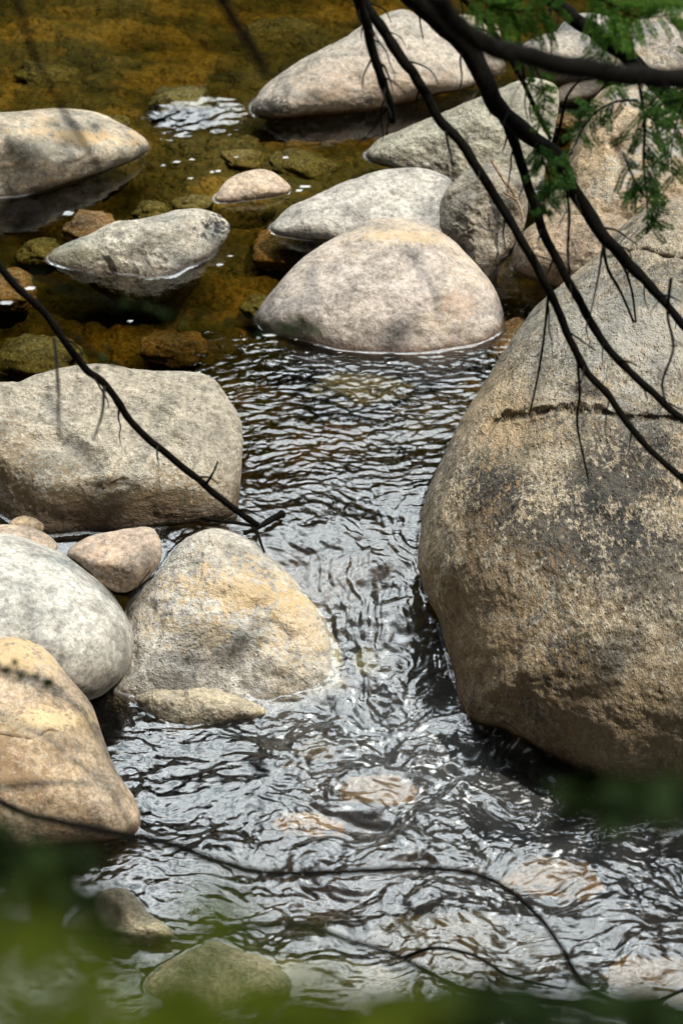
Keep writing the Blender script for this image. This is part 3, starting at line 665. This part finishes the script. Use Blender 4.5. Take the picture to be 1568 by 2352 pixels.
# meniscus where rocks cut the surface
D = np.full(X.shape, 1.0, np.float32)
C2 = np.vstack(CROSS)
C2 = C2[(C2[:, 0] > -1.85) & (C2[:, 0] < 1.85) & (C2[:, 1] > -4) & (C2[:, 1] < 5.5)]
ix = np.searchsorted(gx, C2[:, 0]); iy = np.searchsorted(gy, C2[:, 1])
for di in range(-4, 5):
    for dj in range(-4, 5):
        a = np.clip(iy+di, 0, len(gy)-1); b_ = np.clip(ix+dj, 0, len(gx)-1)
        d = np.hypot(gx[b_]-C2[:, 0], gy[a]-C2[:, 1]).astype(np.float32)
        np.minimum.at(D, (a, b_), d)
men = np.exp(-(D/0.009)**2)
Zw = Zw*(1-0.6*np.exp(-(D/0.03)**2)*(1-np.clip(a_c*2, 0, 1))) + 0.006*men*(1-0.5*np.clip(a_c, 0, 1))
lip_glint = men*np.clip(0.35+1.4*noise(X*5, Y*5, 0*X, 95), 0, 1)  # bright glint of the meniscus, painted as a white line
fo = foam_glint*(0.07+3.2*np.clip(fbm(wx*28, wy*42, 0*X, 100, 2)-0.28, 0, 1)*2*np.clip(0.4+fbm(wx*6, wy*8, 0*X, 96, 2), 0, 1))
speck = np.clip((noise(X*26, Y*20, 0*X, 98)-0.86)*8, 0, 1)*sstep(0.12, 0.3, a_w)*(1-sstep(0.5, 0.7, a_c))
blobs = [(157,490,13,7),(700,428,14,3),(686,437,9,3),(405,368,9,4),(440,362,7,3),(70,662,13,4),(15,695,15,4),(300,738,7,2),(505,608,8,3),(530,588,6,2),(1120,756,20,3),(655,362,8,3),(620,770,14,3)]  # white flecks painted for foam bits and bright glints
rb = np.random.default_rng(5)
for k in range(34):
    blobs.append((rb.uniform(560,1120), rb.uniform(760,860), rb.uniform(2,8), rb.uniform(0.6,1.4)))
for k in range(6): blobs.append((rb.uniform(360,700), rb.uniform(330,420), rb.uniform(3,8), rb.uniform(1.5,3)))
bl = np.zeros_like(X)
for (px, py, hw, hh) in blobs:
    p, _ = bp_water(float(px), float(py)); sx = hw*16/FPX; sy = hh*16/FPX/math.sin(PITCH)
    i0, i1 = np.searchsorted(gy, [p[1]-3*sy-.02, p[1]+3*sy+.02]); j0, j1 = np.searchsorted(gx, [p[0]-3*sx-.02, p[0]+3*sx+.02])
    if i1 <= i0 or j1 <= j0: continue
    xs, ys = X[i0:i1, j0:j1], Y[i0:i1, j0:j1]
    d = ((xs-p[0])/sx)**2 + ((ys-p[1])/sy)**2 + 0.8*noise(xs*40, ys*40, 0*xs, 99)
    bl[i0:i1, j0:j1] = np.maximum(bl[i0:i1, j0:j1], np.clip(1.4-d, 0, 0.5))
fo = fo + bl
FOAM_GLINT = np.clip(fo*1.0 + 0.32*lip_glint*(1-0.85*np.clip(a_c*2.5, 0, 1)) + 0.0*speck, 0, 1).astype(np.float32)
ZZ = Zb + Zw
ny, nx = X.shape
V3 = np.stack([X, Y, ZZ], -1).reshape(-1, 3)
nb_ = np.concatenate([np.arange(nx), np.arange(1, ny)*nx+nx-1, (ny-1)*nx+np.arange(nx-2, -1, -1), np.arange(ny-2, 0, -1)*nx])
low = V3[nb_].copy(); low[:, 2] = -2.5
base0 = len(V3); Vall = np.vstack([V3, low]); L = len(nb_)
k0 = np.arange(L); k1 = (k0+1) % L
sides = np.stack([nb_[k0], base0+k0, base0+k1, nb_[k1]], 1)
cor = [0, nx-1, nx-1+ny-1, 2*(nx-1)+ny-1]
quads = np.vstack([grid_quads(ny, nx), sides, [[base0+cor[3], base0+cor[2], base0+cor[1], base0+cor[0]]]])
mw = M('stream_water')
geo = mw.n('ShaderNodeNewGeometry')
tcn = mw.n('ShaderNodeTexCoord')
att = mw.n('ShaderNodeAttribute', attribute_name='foam_glint'); att2 = mw.n('ShaderNodeAttribute', attribute_name='rip')  # one white mask: foam plus the painted glints
fv = mw.mapping(tcn.outputs['Object'], scale=(1, 1.5, 1))
nn = mw.noise(fv, 60, 3, 0.6, 0.4)
bmp = mw.n('ShaderNodeBump'); bmp.inputs['Distance'].default_value = 0.0035; mw.l(nn, bmp.inputs['Height']); mw.l(att2.outputs['Fac'], bmp.inputs['Strength'])
fr_ = mw.n('ShaderNodeFresnel'); fr_.inputs['IOR'].default_value = 1.8; mw.l(bmp.outputs[0], fr_.inputs['Normal'])
fac = mw.math('ADD', mw.math('MULTIPLY', fr_.outputs[0], mw.math('SUBTRACT', 1.0, geo.outputs['Backfacing'])), mw.math('MULTIPLY', geo.outputs['Backfacing'], 0.04))
tr_ = mw.n('ShaderNodeBsdfTransparent'); tr_.inputs[0].default_value = (0.97, 0.97, 0.95, 1)
gl = mw.n('ShaderNodeBsdfGlossy'); gl.inputs['Roughness'].default_value = 0.015; mw.l(bmp.outputs[0], gl.inputs['Normal'])
ms = mw.n('ShaderNodeMixShader'); mw.l(fac, ms.inputs[0]); mw.l(tr_.outputs[0], ms.inputs[1]); mw.l(gl.outputs[0], ms.inputs[2])
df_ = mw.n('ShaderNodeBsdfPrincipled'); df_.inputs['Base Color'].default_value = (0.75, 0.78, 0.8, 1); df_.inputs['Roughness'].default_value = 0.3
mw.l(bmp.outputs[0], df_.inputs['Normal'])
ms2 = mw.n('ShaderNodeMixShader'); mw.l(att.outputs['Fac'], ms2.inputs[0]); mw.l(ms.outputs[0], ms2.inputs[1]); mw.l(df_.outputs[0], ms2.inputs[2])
mw.l(ms2.outputs[0], mw.out.inputs['Surface'])
va = mw.n('ShaderNodeVolumeAbsorption'); va.inputs['Color'].default_value = (0.60, 0.53, 0.13, 1); va.inputs['Density'].default_value = 5.0
mw.l(va.outputs[0], mw.out.inputs['Volume'])
wo = mesh_np('water', Vall, quads, mw.m)
for nm, arr in (('foam_glint', FOAM_GLINT), ('rip', np.clip(0.04+0.35*a_f, 0, 1))):
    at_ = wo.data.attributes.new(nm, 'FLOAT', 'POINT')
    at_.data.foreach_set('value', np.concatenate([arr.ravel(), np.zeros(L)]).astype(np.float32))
tag(wo, 'clear amber stream water running through a chute into rapids', None, None, 'structure')

# ------------------------------------------------------------------ wood of the surrounding forest (closes the valley)
def leaf_quads(centres, sizes, seed, asp=1.0, flat=0.0):
    r = np.random.default_rng(seed); n = len(centres)
    a = r.normal(size=(n, 3)); a[:, 2] *= (1-flat); a /= np.linalg.norm(a, axis=1)[:, None]
    b = r.normal(size=(n, 3)); b[:, 2] *= (1-flat); b -= (a*b).sum(1)[:, None]*a; b /= np.linalg.norm(b, axis=1)[:, None]
    a = a*sizes[:, None]; b = b*sizes[:, None]*asp
    V = np.stack([centres-a, centres-b, centres+a, centres+b], 1).reshape(-1, 3)
    return V, np.arange(n*4).reshape(-1, 4)
def leaf_mat(name, c, c2, trans=0.35):
    m = M(name); g = m.n('ShaderNodeNewGeometry')
    col = m.mix(g.outputs['Random Per Island'], c, c2)
    d = m.n('ShaderNodeBsdfPrincipled'); d.inputs['Roughness'].default_value = 0.7; d.inputs['Specular IOR Level'].default_value = 0.05; m.l(col, d.inputs['Base Color'])
    t = m.n('ShaderNodeBsdfTranslucent'); m.l(col, t.inputs[0])
    x = m.n('ShaderNodeMixShader'); x.inputs[0].default_value = trans; m.l(d.outputs[0], x.inputs[1]); m.l(t.outputs[0], x.inputs[2])
    m.l(x.outputs[0], m.out.inputs[0]); return m.m
mf = leaf_mat('forest_foliage', (0.008,0.018,0.006), (0.018,0.035,0.010), 0.1)
n = 90000
ang = rng.uniform(0, 2*np.pi, n)
rad = 20 + rng.uniform(0, 5, n)
top = 14.0 + 1.3*np.sin(ang*7+1) + 1.2*np.sin(ang*23) + 0.8*np.sin(ang*57) + rng.normal(0, 0.8, n)
top = np.where(np.cos(ang-1.35) > 0.35, top+1.5, top+13)
hz = rng.uniform(0, 1, n)*top
cc = np.stack([rad*np.cos(ang), rad*np.sin(ang), hz+0.5], 1)
keep = ~((cc[:, 1] < -12) & (np.abs(cc[:, 0]) < 2.5) & (cc[:, 2] > 6))
cc = cc[keep]
V, Q = leaf_quads(cc, rng.uniform(0.25, 0.6, len(cc)), 3)
o = mesh_np('forest', V, Q, mf, False); tag(o, 'dense dark wood closing in the stream valley', 'forest', None, 'stuff')

# unseen leaf clumps added high out of frame to dapple the sun with shade
SD = np.array(SUN_DIR)
n = 5200
tx = rng.uniform(-2.2, 2.4, n); ty = rng.uniform(-4.2, 5.4, n)
den = fbm(tx*1.15, ty*0.8, 0*tx, 140, 2)
p_ = np.clip((den-0.18)*4, 0, 0.8)
for (px, py, r_, a_) in [(1420,1750,.40,.9),(1500,1900,.4,.9),(1150,120,.45,.6),(350,90,.5,.8),(60,460,.35,.7),(420,690,.35,.8),(500,2300,.5,.6),(1200,2330,.6,.8),(60,2050,.4,.9),(250,1640,.2,.9),(150,1230,.25,.8),(300,1330,.12,.8),(650,40,.35,.7),(1250,700,.15,.7),(700,850,.2,.5)]:
    q_ = bp_z(float(px), float(py), 0.0); p_ = np.maximum(p_, a_*np.exp(-((tx-q_[0])**2+((ty-q_[1])*0.8)**2)/r_**2))
for (px, py, r_) in [(900,650,.3),(1150,1100,.25),(560,1400,.25),(300,980,.3),(840,130,.25),(150,1400,.25),(100,1650,.25),(300,570,.2),(900,1500,.25),(700,1750,.3),(1000,1900,.3)]:
    q_ = bp_z(float(px), float(py), 0.15); p_ = p_*(1-0.9*np.exp(-((tx-q_[0])**2+((ty-q_[1])*0.8)**2)/r_**2))
kp = rng.uniform(0, 1, n) < p_
hh2 = rng.uniform(5.6, 7.2, n)
cc = np.stack([tx, ty, 0*tx], 1) + SD[None]*(hh2/SD[2])[:, None]
V, Q = leaf_quads(cc[kp], rng.uniform(0.05, 0.11, kp.sum()), 8)
o = mesh_np('added_shade_leaves', V, Q, mf, False); tag(o, 'unseen leaf clumps added high over the right bank for sun dapple', 'shade_leaves', None, 'stuff')
shade_leaves = o
# ------------------------------------------------------------------ branches
mbark = M('dark_wet_bark'); tcn = mbark.n('ShaderNodeTexCoord')
nf = mbark.noise(tcn.outputs['Object'], 60, 5, 0.7)
colb = mbark.ramp(nf, [(0.40, (0.0025,0.0022,0.0018)), (0.66, (0.007,0.0065,0.005)), (0.8, (0.035,0.035,0.028))])
b = mbark.n('ShaderNodeBsdfPrincipled'); b.inputs['Roughness'].default_value = 0.9; b.inputs['Specular IOR Level'].default_value = 0.08; mbark.l(colb, b.inputs['Base Color'])
bpn = mbark.n('ShaderNodeBump'); bpn.inputs['Strength'].default_value = 0.6; bpn.inputs['Distance'].default_value = 0.004
mbark.l(nf, bpn.inputs['Height']); mbark.l(bpn.outputs[0], b.inputs['Normal']); mbark.l(b.outputs[0], mbark.out.inputs[0])
mdry = M('dry_grey_twig'); tcn = mdry.n('ShaderNodeTexCoord')
nf = mdry.noise(tcn.outputs['Object'], 50, 4, 0.7); colb = mdry.ramp(nf, [(0.35,(0.10,0.05,0.02)),(0.65,(0.34,0.26,0.17))])
b = mdry.n('ShaderNodeBsdfPrincipled'); b.inputs['Roughness'].default_value = 0.8; mdry.l(colb, b.inputs['Base Color']); mdry.l(b.outputs[0], mdry.out.inputs[0])

def tube(P, R, seed=0, sides=10, knot=0.09):
    """P: points, R: radii (metres); a bent tapering stem with knots, closed ends"""
    P = catmull(P, 8); R = catmull(np.stack([R, R], 1), 8)[:, 0]
    n = len(P); s = np.arange(n)
    rr = np.random.default_rng(seed)
    R = R*(1+knot*np.clip(noise(s*0.33, s*0+seed, s*0, 110), -0.5, 1)*2)
    P = P + (R[:, None]*0.45)*np.stack([noise(s*0.13, s*0+seed+k*9, s*0, 111) for k in range(3)], 1)
    T = np.gradient(P, axis=0); T /= np.linalg.norm(T, axis=1)[:, None]+1e-9
    ref = np.array([0.31, 0.2, 0.93]); A = np.cross(T, ref); A /= np.linalg.norm(A, axis=1)[:, None]; B = np.cross(T, A)
    th = np.linspace(0, 2*np.pi, sides, endpoint=False)
    V = P[:, None] + R[:, None, None]*(np.cos(th)[None, :, None]*A[:, None] + np.sin(th)[None, :, None]*B[:, None])
    V = V.reshape(-1, 3); I = np.arange(n*sides).reshape(n, sides); J = np.roll(I, -1, 1)
    q = np.stack([I[:-1], J[:-1], J[1:], I[1:]], -1).reshape(-1, 4)
    V = np.vstack([V, P[0], P[-1]])
    tr = np.vstack([np.stack([np.full(sides, n*sides), J[0], I[0]], 1), np.stack([np.full(sides, n*sides+1), I[-1], J[-1]], 1)])
    return V, q, tr
def on_rock(px, py):
    best = None
    for a, b_, P_ in SURF:
        d = (a-px)**2+(b_-py)**2; i = np.argmin(d)
        if d[i] < 160:
            t = (P_[i]-CAM) @ FWD
            if best is None or t < best[0]: best = (t, P_[i])
    return best[1] if best else bp_z(float(px), float(py), 0.0)
def join(parts):
    V = []; Q = []; T = []; k = 0
    for v, q, t in parts:
        V.append(v); Q.append(q+k); T.append(t+k); k += len(v)
    return np.vstack(V), np.vstack(Q), np.vstack(T)
for k, (pts, r_) in enumerate([([(1255,720),(1245,800),(1225,900),(1205,1000),(1180,1090)], .015),([(1325,800),(1330,900),(1322,1000),(1345,1110),(1375,1190)], .016),
        ([(1452,590),(1440,680),(1400,760),(1390,820)], .012),([(1500,820),(1520,900),(1500,990),(1530,1080)], .016),([(1420,900),(1440,1000),(1400,1080)], .012),
        ([(150,262),(185,320),(205,380)], .02),([(640,170),(660,215),(700,262)], .016),([(850,80),(865,130),(880,215)], .02),([(720,600),(716,680),(722,760)], .016),([(930,560),(980,640),(1010,720)], .014),([(100,900),(150,990),(215,1060),(205,1150)], .018),([(380,900),(350,990),(300,1080)], .014)]):
    Pk = np.array([on_rock(a, b_) for a, b_ in pts]) + SD*(2.9+0.3*(k % 3))  # unseen twigs added to throw streak shadows onto the rocks
    v_, q_, t_ = tube(Pk, np.linspace(r_, r_*0.6, len(Pk)), 200+k, 8)
    o = mesh_np('twig', v_, q_, mbark.m, True, shade_leaves, t_)
def stem_from(pts, t0, t1, d0, d1, seed):
    """pts in working pixels, depth from viewer t0..t1 (m), stem width d0..d1 in working pixels"""
    n = len(pts); u = np.linspace(0, 1, n); t = t0+(t1-t0)*u; A = np.array(pts, float)
    P = at(A[:, 0], A[:, 1], t); R = (d0+(d1-d0)*u)*0.52*t/FPX
    return tube(P, R, seed)
def branch(label, main, twigs=(), foliage=None, group=None, name='overhanging_branch', cat='branch', spurs=0):
    twigs = list(twigs); rs = random.Random(len(label)*7+1); A = catmull(main[0], 10); L_ = len(A)
    for k in range(spurs):
        i = int((k+0.3+0.5*rs.random())/spurs*(L_-3))+1; u = i/L_; t_ = main[1]+(main[2]-main[1])*u
        d = A[i+1]-A[i-1]; an = math.atan2(d[1], d[0]) + rs.choice((-1, 1))*rs.uniform(0.35, 0.9); q = A[i].copy(); ln = rs.uniform(9, 32); pp = [tuple(q)]
        for j in range(rs.randint(2, 5)):
            q = q + ln*np.array([math.cos(an), math.sin(an)]); pp.append(tuple(q)); an += rs.uniform(-0.45, 0.45); an += 0.25*(math.pi/2-an)
        w_ = min(0.35*(main[3]+(main[4]-main[3])*u), rs.uniform(3.5, 7))
        twigs.append((pp, t_, t_+rs.uniform(-0.4, 0.4), w_, 2.0, rs.randint(100, 999)))
    v, q, tr = stem_from(*main)
    base = at(main[0][0][0], main[0][0][1], main[1])
    e = bpy.data.objects.new(name, None); COL.objects.link(e); e.location = Vector(base); e.empty_display_size = 0.1
    tag(e, label, cat, group)
    o = mesh_np('stem', v, q, mbark.m, True, None, tr, base); o.location = (0, 0, 0); o.parent = e
    for tw in twigs:
        v, q, tr = stem_from(*tw); o = mesh_np('twig', v, q, mbark.m, True, None, tr, base); o.location = (0, 0, 0); o.parent = e
    if foliage:
        V, Q, mt = foliage; o = mesh_np('foliage', V, Q, mt, False, None, None, base); o.location = (0, 0, 0); o.parent = e
    return e
G1 = 'dark branches fanning down from the upper right'
branch('thickest dark branch slanting from the top centre down to the right edge',
  ([(935,-20),(1000,40),(1064,100),(1114,185),(1164,270),(1264,350),(1314,435),(1384,540),(1434,592),(1484,650),(1530,700),(1600,790)], 12.6,12.9, 52,16,1),
  [([(1384,560),(1394,615),(1424,670),(1454,740)],12.9,13.2,8,5,21),([(1399,570),(1429,610),(1449,665),(1459,740)],12.9,13.2,7,5,22),
   ([(1264,350),(1285,290),(1300,225),(1329,185)],12.8,12.6,9,5,23),([(1384,560),(1372,640),(1355,720)],12.9,12.4,6,3,24)], group=G1, spurs=14)
branch('long thin dark branch running left of the rest from top centre to the giant boulder',
  ([(826,-20),(850,30),(884,75),(929,145),(959,185),(999,255),(1054,325),(1104,400),(1154,480),(1204,565),(1249,645),(1284,720),(1309,784),(1349,854),(1399,914),(1449,984),(1504,1044),(1600,1130)], 12.4,12.8,26,14,2),
  [([(1259,660),(1250,760),(1235,860),(1215,950)],12.6,13.2,7,4,25),([(1325,800),(1330,900),(1325,980),(1350,1100)],12.7,13.3,7,4,26)], group=G1, spurs=14)
branch('middle dark branch forking off below the triangular slab',
  ([(1150,255),(1165,290),(1179,325),(1199,385),(1224,465),(1249,540),(1289,615),(1329,690),(1374,770),(1429,839),(1484,889),(1534,934),(1600,990)],12.75,13.0,24,15,3), [], group=G1, spurs=14)
branch('short blunt dark branch ending over the waterline of the humped boulder',
  ([(818,-20),(835,40),(849,90),(874,175),(894,235),(900,278)],12.0,12.4,26,17,4), [], group=G1, spurs=14)
branch('dark branch crossing the top right corner',
  ([(1235,-20),(1314,40),(1374,80),(1434,125),(1499,185),(1568,250),(1640,310)],12.6,12.8,32,40,5), [], group=G1, spurs=14)
branch('blurred mottled limb lying across the upper right',
  ([(1000,-10),(1034,40),(1094,90),(1174,122),(1284,148),(1409,168),(1500,175),(1640,178)],8.6,9.2,46,46,6), [], group=G1, spurs=14)
branch('thin dark twig dropping between the two main upper right branches',
  ([(1045,-20),(1090,25),(1124,60),(1174,140),(1199,185),(1224,240),(1264,320)],12.2,12.6,13,10,7), [], group=G1, spurs=14)

branch('faint thin twig hanging straight down from the top edge right of the thickest branch', ([(1186,-20),(1190,60),(1196,130),(1205,200)],11.4,11.8,9,7,13), [], group=G1, spurs=4)
branch('short thin twig hanging straight down over the brown rounded rock', ([(1300,430),(1306,500),(1303,570),(1307,630)],11.9,12.2,8,5,14), [], group=G1, spurs=3)
branch('thin twig curving down the far right over the giant boulder', ([(1540,640),(1532,720),(1545,800),(1520,880),(1535,950)],12.0,12.4,8,4,15), [], group=G1, spurs=4)
# hemlock needles: flat sprays of short leaves along side twiglets
def spray(path, t0, t1, reach, n_side, seed, need=0.014, wid=0.003, droop=0.2):
    r = np.random.default_rng(seed); A = catmull(path, 10); n = len(A); V = []; 
    t = np.linspace(t0, t1, n); P = at(A[:, 0], A[:, 1], t); cen = []; d1 = []; d2 = []
    for k in range(n_side):
        i = r.integers(2, n-1); p = P[i]; tan = P[i]-P[i-1]; tan /= np.linalg.norm(tan)+1e-9
        sd = r.choice([-1, 1]); lat = np.cross(tan, FWD); lat /= np.linalg.norm(lat)
        dr = lat*sd*0.9 + tan*0.7 + FWD*r.normal(0, 0.3) + np.array([0, 0, -droop]); dr /= np.linalg.norm(dr)
        Lr = reach*(0.4+0.6*r.random())*(1-0.5*i/n); m = int(Lr/0.0035)
        q = p
        for j in range(m):
            dr = dr + r.normal(0, 0.05, 3); dr /= np.linalg.norm(dr); q = q + dr*0.0035
            l2 = np.cross(dr, FWD+r.normal(0, 0.15, 3)); l2 /= np.linalg.norm(l2)
            for s2 in (-1, 1):
                nd = l2*s2 + dr*0.5 + r.normal(0, 0.2, 3); nd /= np.linalg.norm(nd)
                wv = np.cross(nd, FWD+r.normal(0, 0.5, 3)); wv /= np.linalg.norm(wv)
                ln = need*(0.7+0.5*r.random())
                V += [q-wv*wid*0.5, q+nd*ln*0.5-wv*wid, q+nd*ln, q+nd*ln*0.5+wv*wid]
    V = np.array(V); return V, np.arange(len(V)).reshape(-1, 4)
m_need = leaf_mat('hemlock_needles', (0.02,0.055,0.012), (0.05,0.115,0.025), 0.35)
m_needb = leaf_mat('bright_hemlock_needles', (0.04,0.10,0.015), (0.09,0.19,0.03), 0.45)
m_leaf = leaf_mat('broad_green_leaves', (0.05,0.072,0.006), (0.10,0.13,0.012), 0.5)
m_dark = leaf_mat('shaded_dark_leaves', (0.005,0.011,0.002), (0.010,0.020,0.004), 0.08)
def sprig(label, path, t, width, reach, n_side, seed, mt, need=0.014, wid=0.003, cat='branch', group='hemlock sprigs', name='hemlock_sprig'):
    V, Q = spray(path, t, t+0.15, reach, n_side, seed, need, wid)
    return branch(label, (path, t, t+0.15, width, width*0.4, seed), [], (V, Q, mt), group, name, cat)
sprig('hanging green hemlock sprig over the middle of the tan boulder', [(1464,180),(1479,280),(1477,380),(1484,450),(1486,530)], 11.8, 9, 0.18, 34, 31, m_need)
sprig('dark hemlock sprig arching left over the tan boulder edge', [(1464,230),(1410,235),(1360,265),(1320,330),(1290,400),(1262,460)], 11.8, 7, 0.13, 34, 32, m_need)
sprig('hemlock sprig spreading right at the right edge of the picture', [(1475,260),(1520,290),(1568,330),(1620,350)], 11.8, 6, 0.15, 16, 33, m_need)
sprig('tufted hemlock tip beside the thickest branch fork', [(1230,330),(1255,390),(1262,440),(1250,490)], 11.6, 6, 0.11, 34, 34, m_need)
sprig('lower hemlock tips reaching the top of the giant boulder', [(1430,350),(1465,430),(1500,480),(1510,520)], 11.8, 6, 0.12, 16, 35, m_need)
sprig('bright green hemlock spray at the top right edge', [(1340,-30),(1400,10),(1470,40),(1560,30)], 11.2, 8, 0.24, 50, 36, m_needb)
sprig('bright green hemlock spray at the top beside the far pale stones', [(1080,-30),(1120,10),(1190,25),(1290,20)], 11.2, 8, 0.22, 52, 37, m_needb)
sprig('green hemlock spray hanging beside the speckled lichen boulder', [(1400,40),(1395,90),(1380,140),(1400,200)], 11.3, 6, 0.12, 20, 38, m_needb)
sprig('feathery green hemlock spray trailing down the right edge under the corner branch', [(1600,180),(1560,260),(1540,350),(1550,430)], 11.6, 6, 0.16, 30, 40, m_need)
sprig('fine green hemlock tips tangled around the thickest branch near the top', [(1180,110),(1230,160),(1250,220),(1240,290)], 11.4, 6, 0.10, 22, 46, m_needb)
sprig('dark green hemlock spray at the right edge above the tan boulder', [(1640,120),(1560,170),(1500,230),(1470,250)], 11.6, 8, 0.12, 20, 39, m_need)

# left and lower branches
branch('thin dark branch slanting across the flat topped boulder at left',
  ([(-20,585),(40,660),(100,715),(160,800),(200,850),(240,880),(280,935),(320,990),(380,1040),(440,1090),(490,1130),(545,1175),(590,1205)],12.6,13.6,18,15,8),
  [([(125,780),(131,840),(135,900),(134,950),(140,1010)],12.0,9.5,8,5,41),([(240,890),(235,950),(215,1010)],12.6,10.4,8,5,42),([(470,1115),(490,1085),(500,1060)],13.4,13.3,7,3,43)], spurs=7)
branch('dark blurred branch bowing across the lower rapids',
  ([(-20,1830),(60,1868),(150,1890),(230,1905),(330,1925),(430,1950),(520,1985),(600,2003),(700,2005),(850,2000),(1000,1995),(1090,2008),(1160,2040),(1240,2110),(1290,2180),(1340,2260),(1420,2300)],8.0,10.5,19,10,9), [], spurs=6)
branch('lowest dark branch wandering along the bottom of the picture',
  ([(-20,2105),(200,2140),(400,2152),(560,2132),(700,2125),(800,2160),(900,2190),(970,2225),(1070,2270),(1200,2290),(1300,2300),(1600,2328)],7.5,10.5,13,13,10),
  [([(930,2198),(990,2178),(1080,2192),(1170,2240),(1290,2270)],12,11.5,10,5,44),([(1300,2300),(1400,2330),(1500,2300),(1600,2260)],12.2,12,10,8,45)])
branch('faint blurred twig at the top left', ([(30,-20),(60,60),(90,150),(150,260),(190,320),(230,390)],7,8,12,9,11), [])  # two near dark stems laid along faint dark streaks
branch('faint blurred twig at the top left of centre', ([(500,-20),(540,50),(580,110),(610,170)],6.5,7,30,16,12), [])

# out-of-focus foliage close to the viewer
def tuft(label, path, t, size, spread_px, count, seed, mt, asp=0.55, width=6):
    r = np.random.default_rng(seed); A = catmull(path, 10); i = r.integers(0, len(A), count)
    P = at(A[i, 0]+r.normal(0, spread_px, count), A[i, 1]+r.normal(0, spread_px*0.6, count), t+r.normal(0, 0.10, count))
    V, Q = leaf_quads(P, size*r.uniform(0.6, 1.2, count), seed, asp)
    return branch(label, (path, t, t+0.1, width, width*0.5, seed), [], (V, Q, mt), 'blurred leafy twigs close to the viewer', 'leafy_twig', 'leafy twig')
tuft('olive green leafy twig blurring the bottom left corner', [(-120,2380),(100,2290),(330,2290),(560,2350)], 1.9, 0.022, 140, 120, 51, m_leaf)
tuft('olive green leafy twig along the bottom, right of the corner one', [(400,2400),(560,2340),(700,2350),(820,2420)], 1.9, 0.022, 90, 62, 52, m_leaf)
tuft('dark green leafy twig blurring the left edge below the ochre boulder', [(-80,1930),(20,1960),(60,2050),(170,2010),(120,2090),(0,2110)], 3.6, 0.024, 60, 160, 53, m_dark)
tuft('thin dark leafy twig blurring the dark water at the lower left edge', [(-60,2160),(40,2180),(160,2170),(280,2200)], 3.0, 0.022, 70, 70, 59, m_dark)  # dark leaves added over bright water, in place of shade
tuft('dark leafy twig blurring the bottom right corner', [(640,2420),(950,2340),(1150,2320),(1400,2340),(1640,2360)], 3.2, 0.026, 52, 330, 54, m_dark)
tuft('dark leafy twig blurring the foot of the giant boulder at the right edge', [(1330,1835),(1430,1845),(1500,1850),(1640,1840)], 4.0, 0.026, 46, 100, 55, m_dark)
tuft('small dark green leaves blurred over the ochre boulder top', [(-20,1535),(20,1540),(60,1550),(130,1580)], 9.0, 0.016, 12, 26, 56, m_dark)
tuft('faint dark leaves blurred over the left side of the dome and the pool', [(60,620),(200,680),(420,720),(640,745),(700,750)], 7.0, 0.016, 22, 60, 57, m_dark)
tuft('small dark leaves blurred beside the slanting left branch', [(170,770),(230,820),(290,850)], 9.0, 0.014, 20, 26, 58, m_dark)

# ------------------------------------------------------------------ driftwood
def sticks(name, label, cat, paths, mt, lift=0.01):
    parts = []
    for k, (pts, d0, d1, zs) in enumerate(paths):
        A = np.array(pts, float); P = np.array([bp_z(a[0], a[1], z) for a, z in zip(A, zs)])
        u = np.linspace(0, 1, len(A)); parts.append(tube(P, (d0+(d1-d0)*u)*0.5*16/FPX, 60+k, 8))
    v, q, tr = join(parts); base = (v[:, 0].mean(), v[:, 1].mean(), v[:, 2].min())
    o = mesh_np(name, v, q, mt, True, None, tr, base); tag(o, label, cat)
sticks('driftwood_stick', 'dark wet stick lying in the water beside the flat topped boulder', 'stick', [
  ([(420,1172),(460,1188),(510,1197),(560,1204),(600,1212)], 9, 8, [0.02,0.02,0.015,0.01,0.0]),
  ([(560,1225),(595,1210),(625,1192),(650,1180)], 8, 18, [0.0,0.01,0.02,0.03]),
  ([(585,1205),(595,1235),(607,1268)], 8, 5, [0.01,0.0,-0.005]),
  ([(460,1200),(500,1204),(530,1190)], 6, 4, [0.01,0.01,0.02])], mbark.m)
sticks('wet_twig', 'thin dark twig lodged in the gap right of the pinkish brown block', 'twig', [
  ([(296,1372),(318,1350),(340,1333),(352,1326)], 4, 3, [0.0,0.02,0.03,0.03]),
  ([(310,1360),(330,1330),(345,1312)], 3, 2, [0.01,0.03,0.04])], mbark.m)
sticks('dry_twig', 'dry brown twig with pale roots caught on the wedge shaped rock', 'twig', [
  ([(1130,370),(1145,395),(1165,425),(1178,440),(1186,455)], 9, 12, [0.40,0.39,0.36,0.34,0.32]),
  ([(1186,455),(1195,480),(1200,505),(1199,525)], 7, 4, [0.32,0.29,0.25,0.22]),
  ([(1155,440),(1170,450),(1186,458),(1196,452)], 5, 4, [0.36,0.34,0.32,0.32]),
  ([(1160,425),(1172,448),(1183,462)], 4, 3, [0.37,0.34,0.31])], mdry.m)
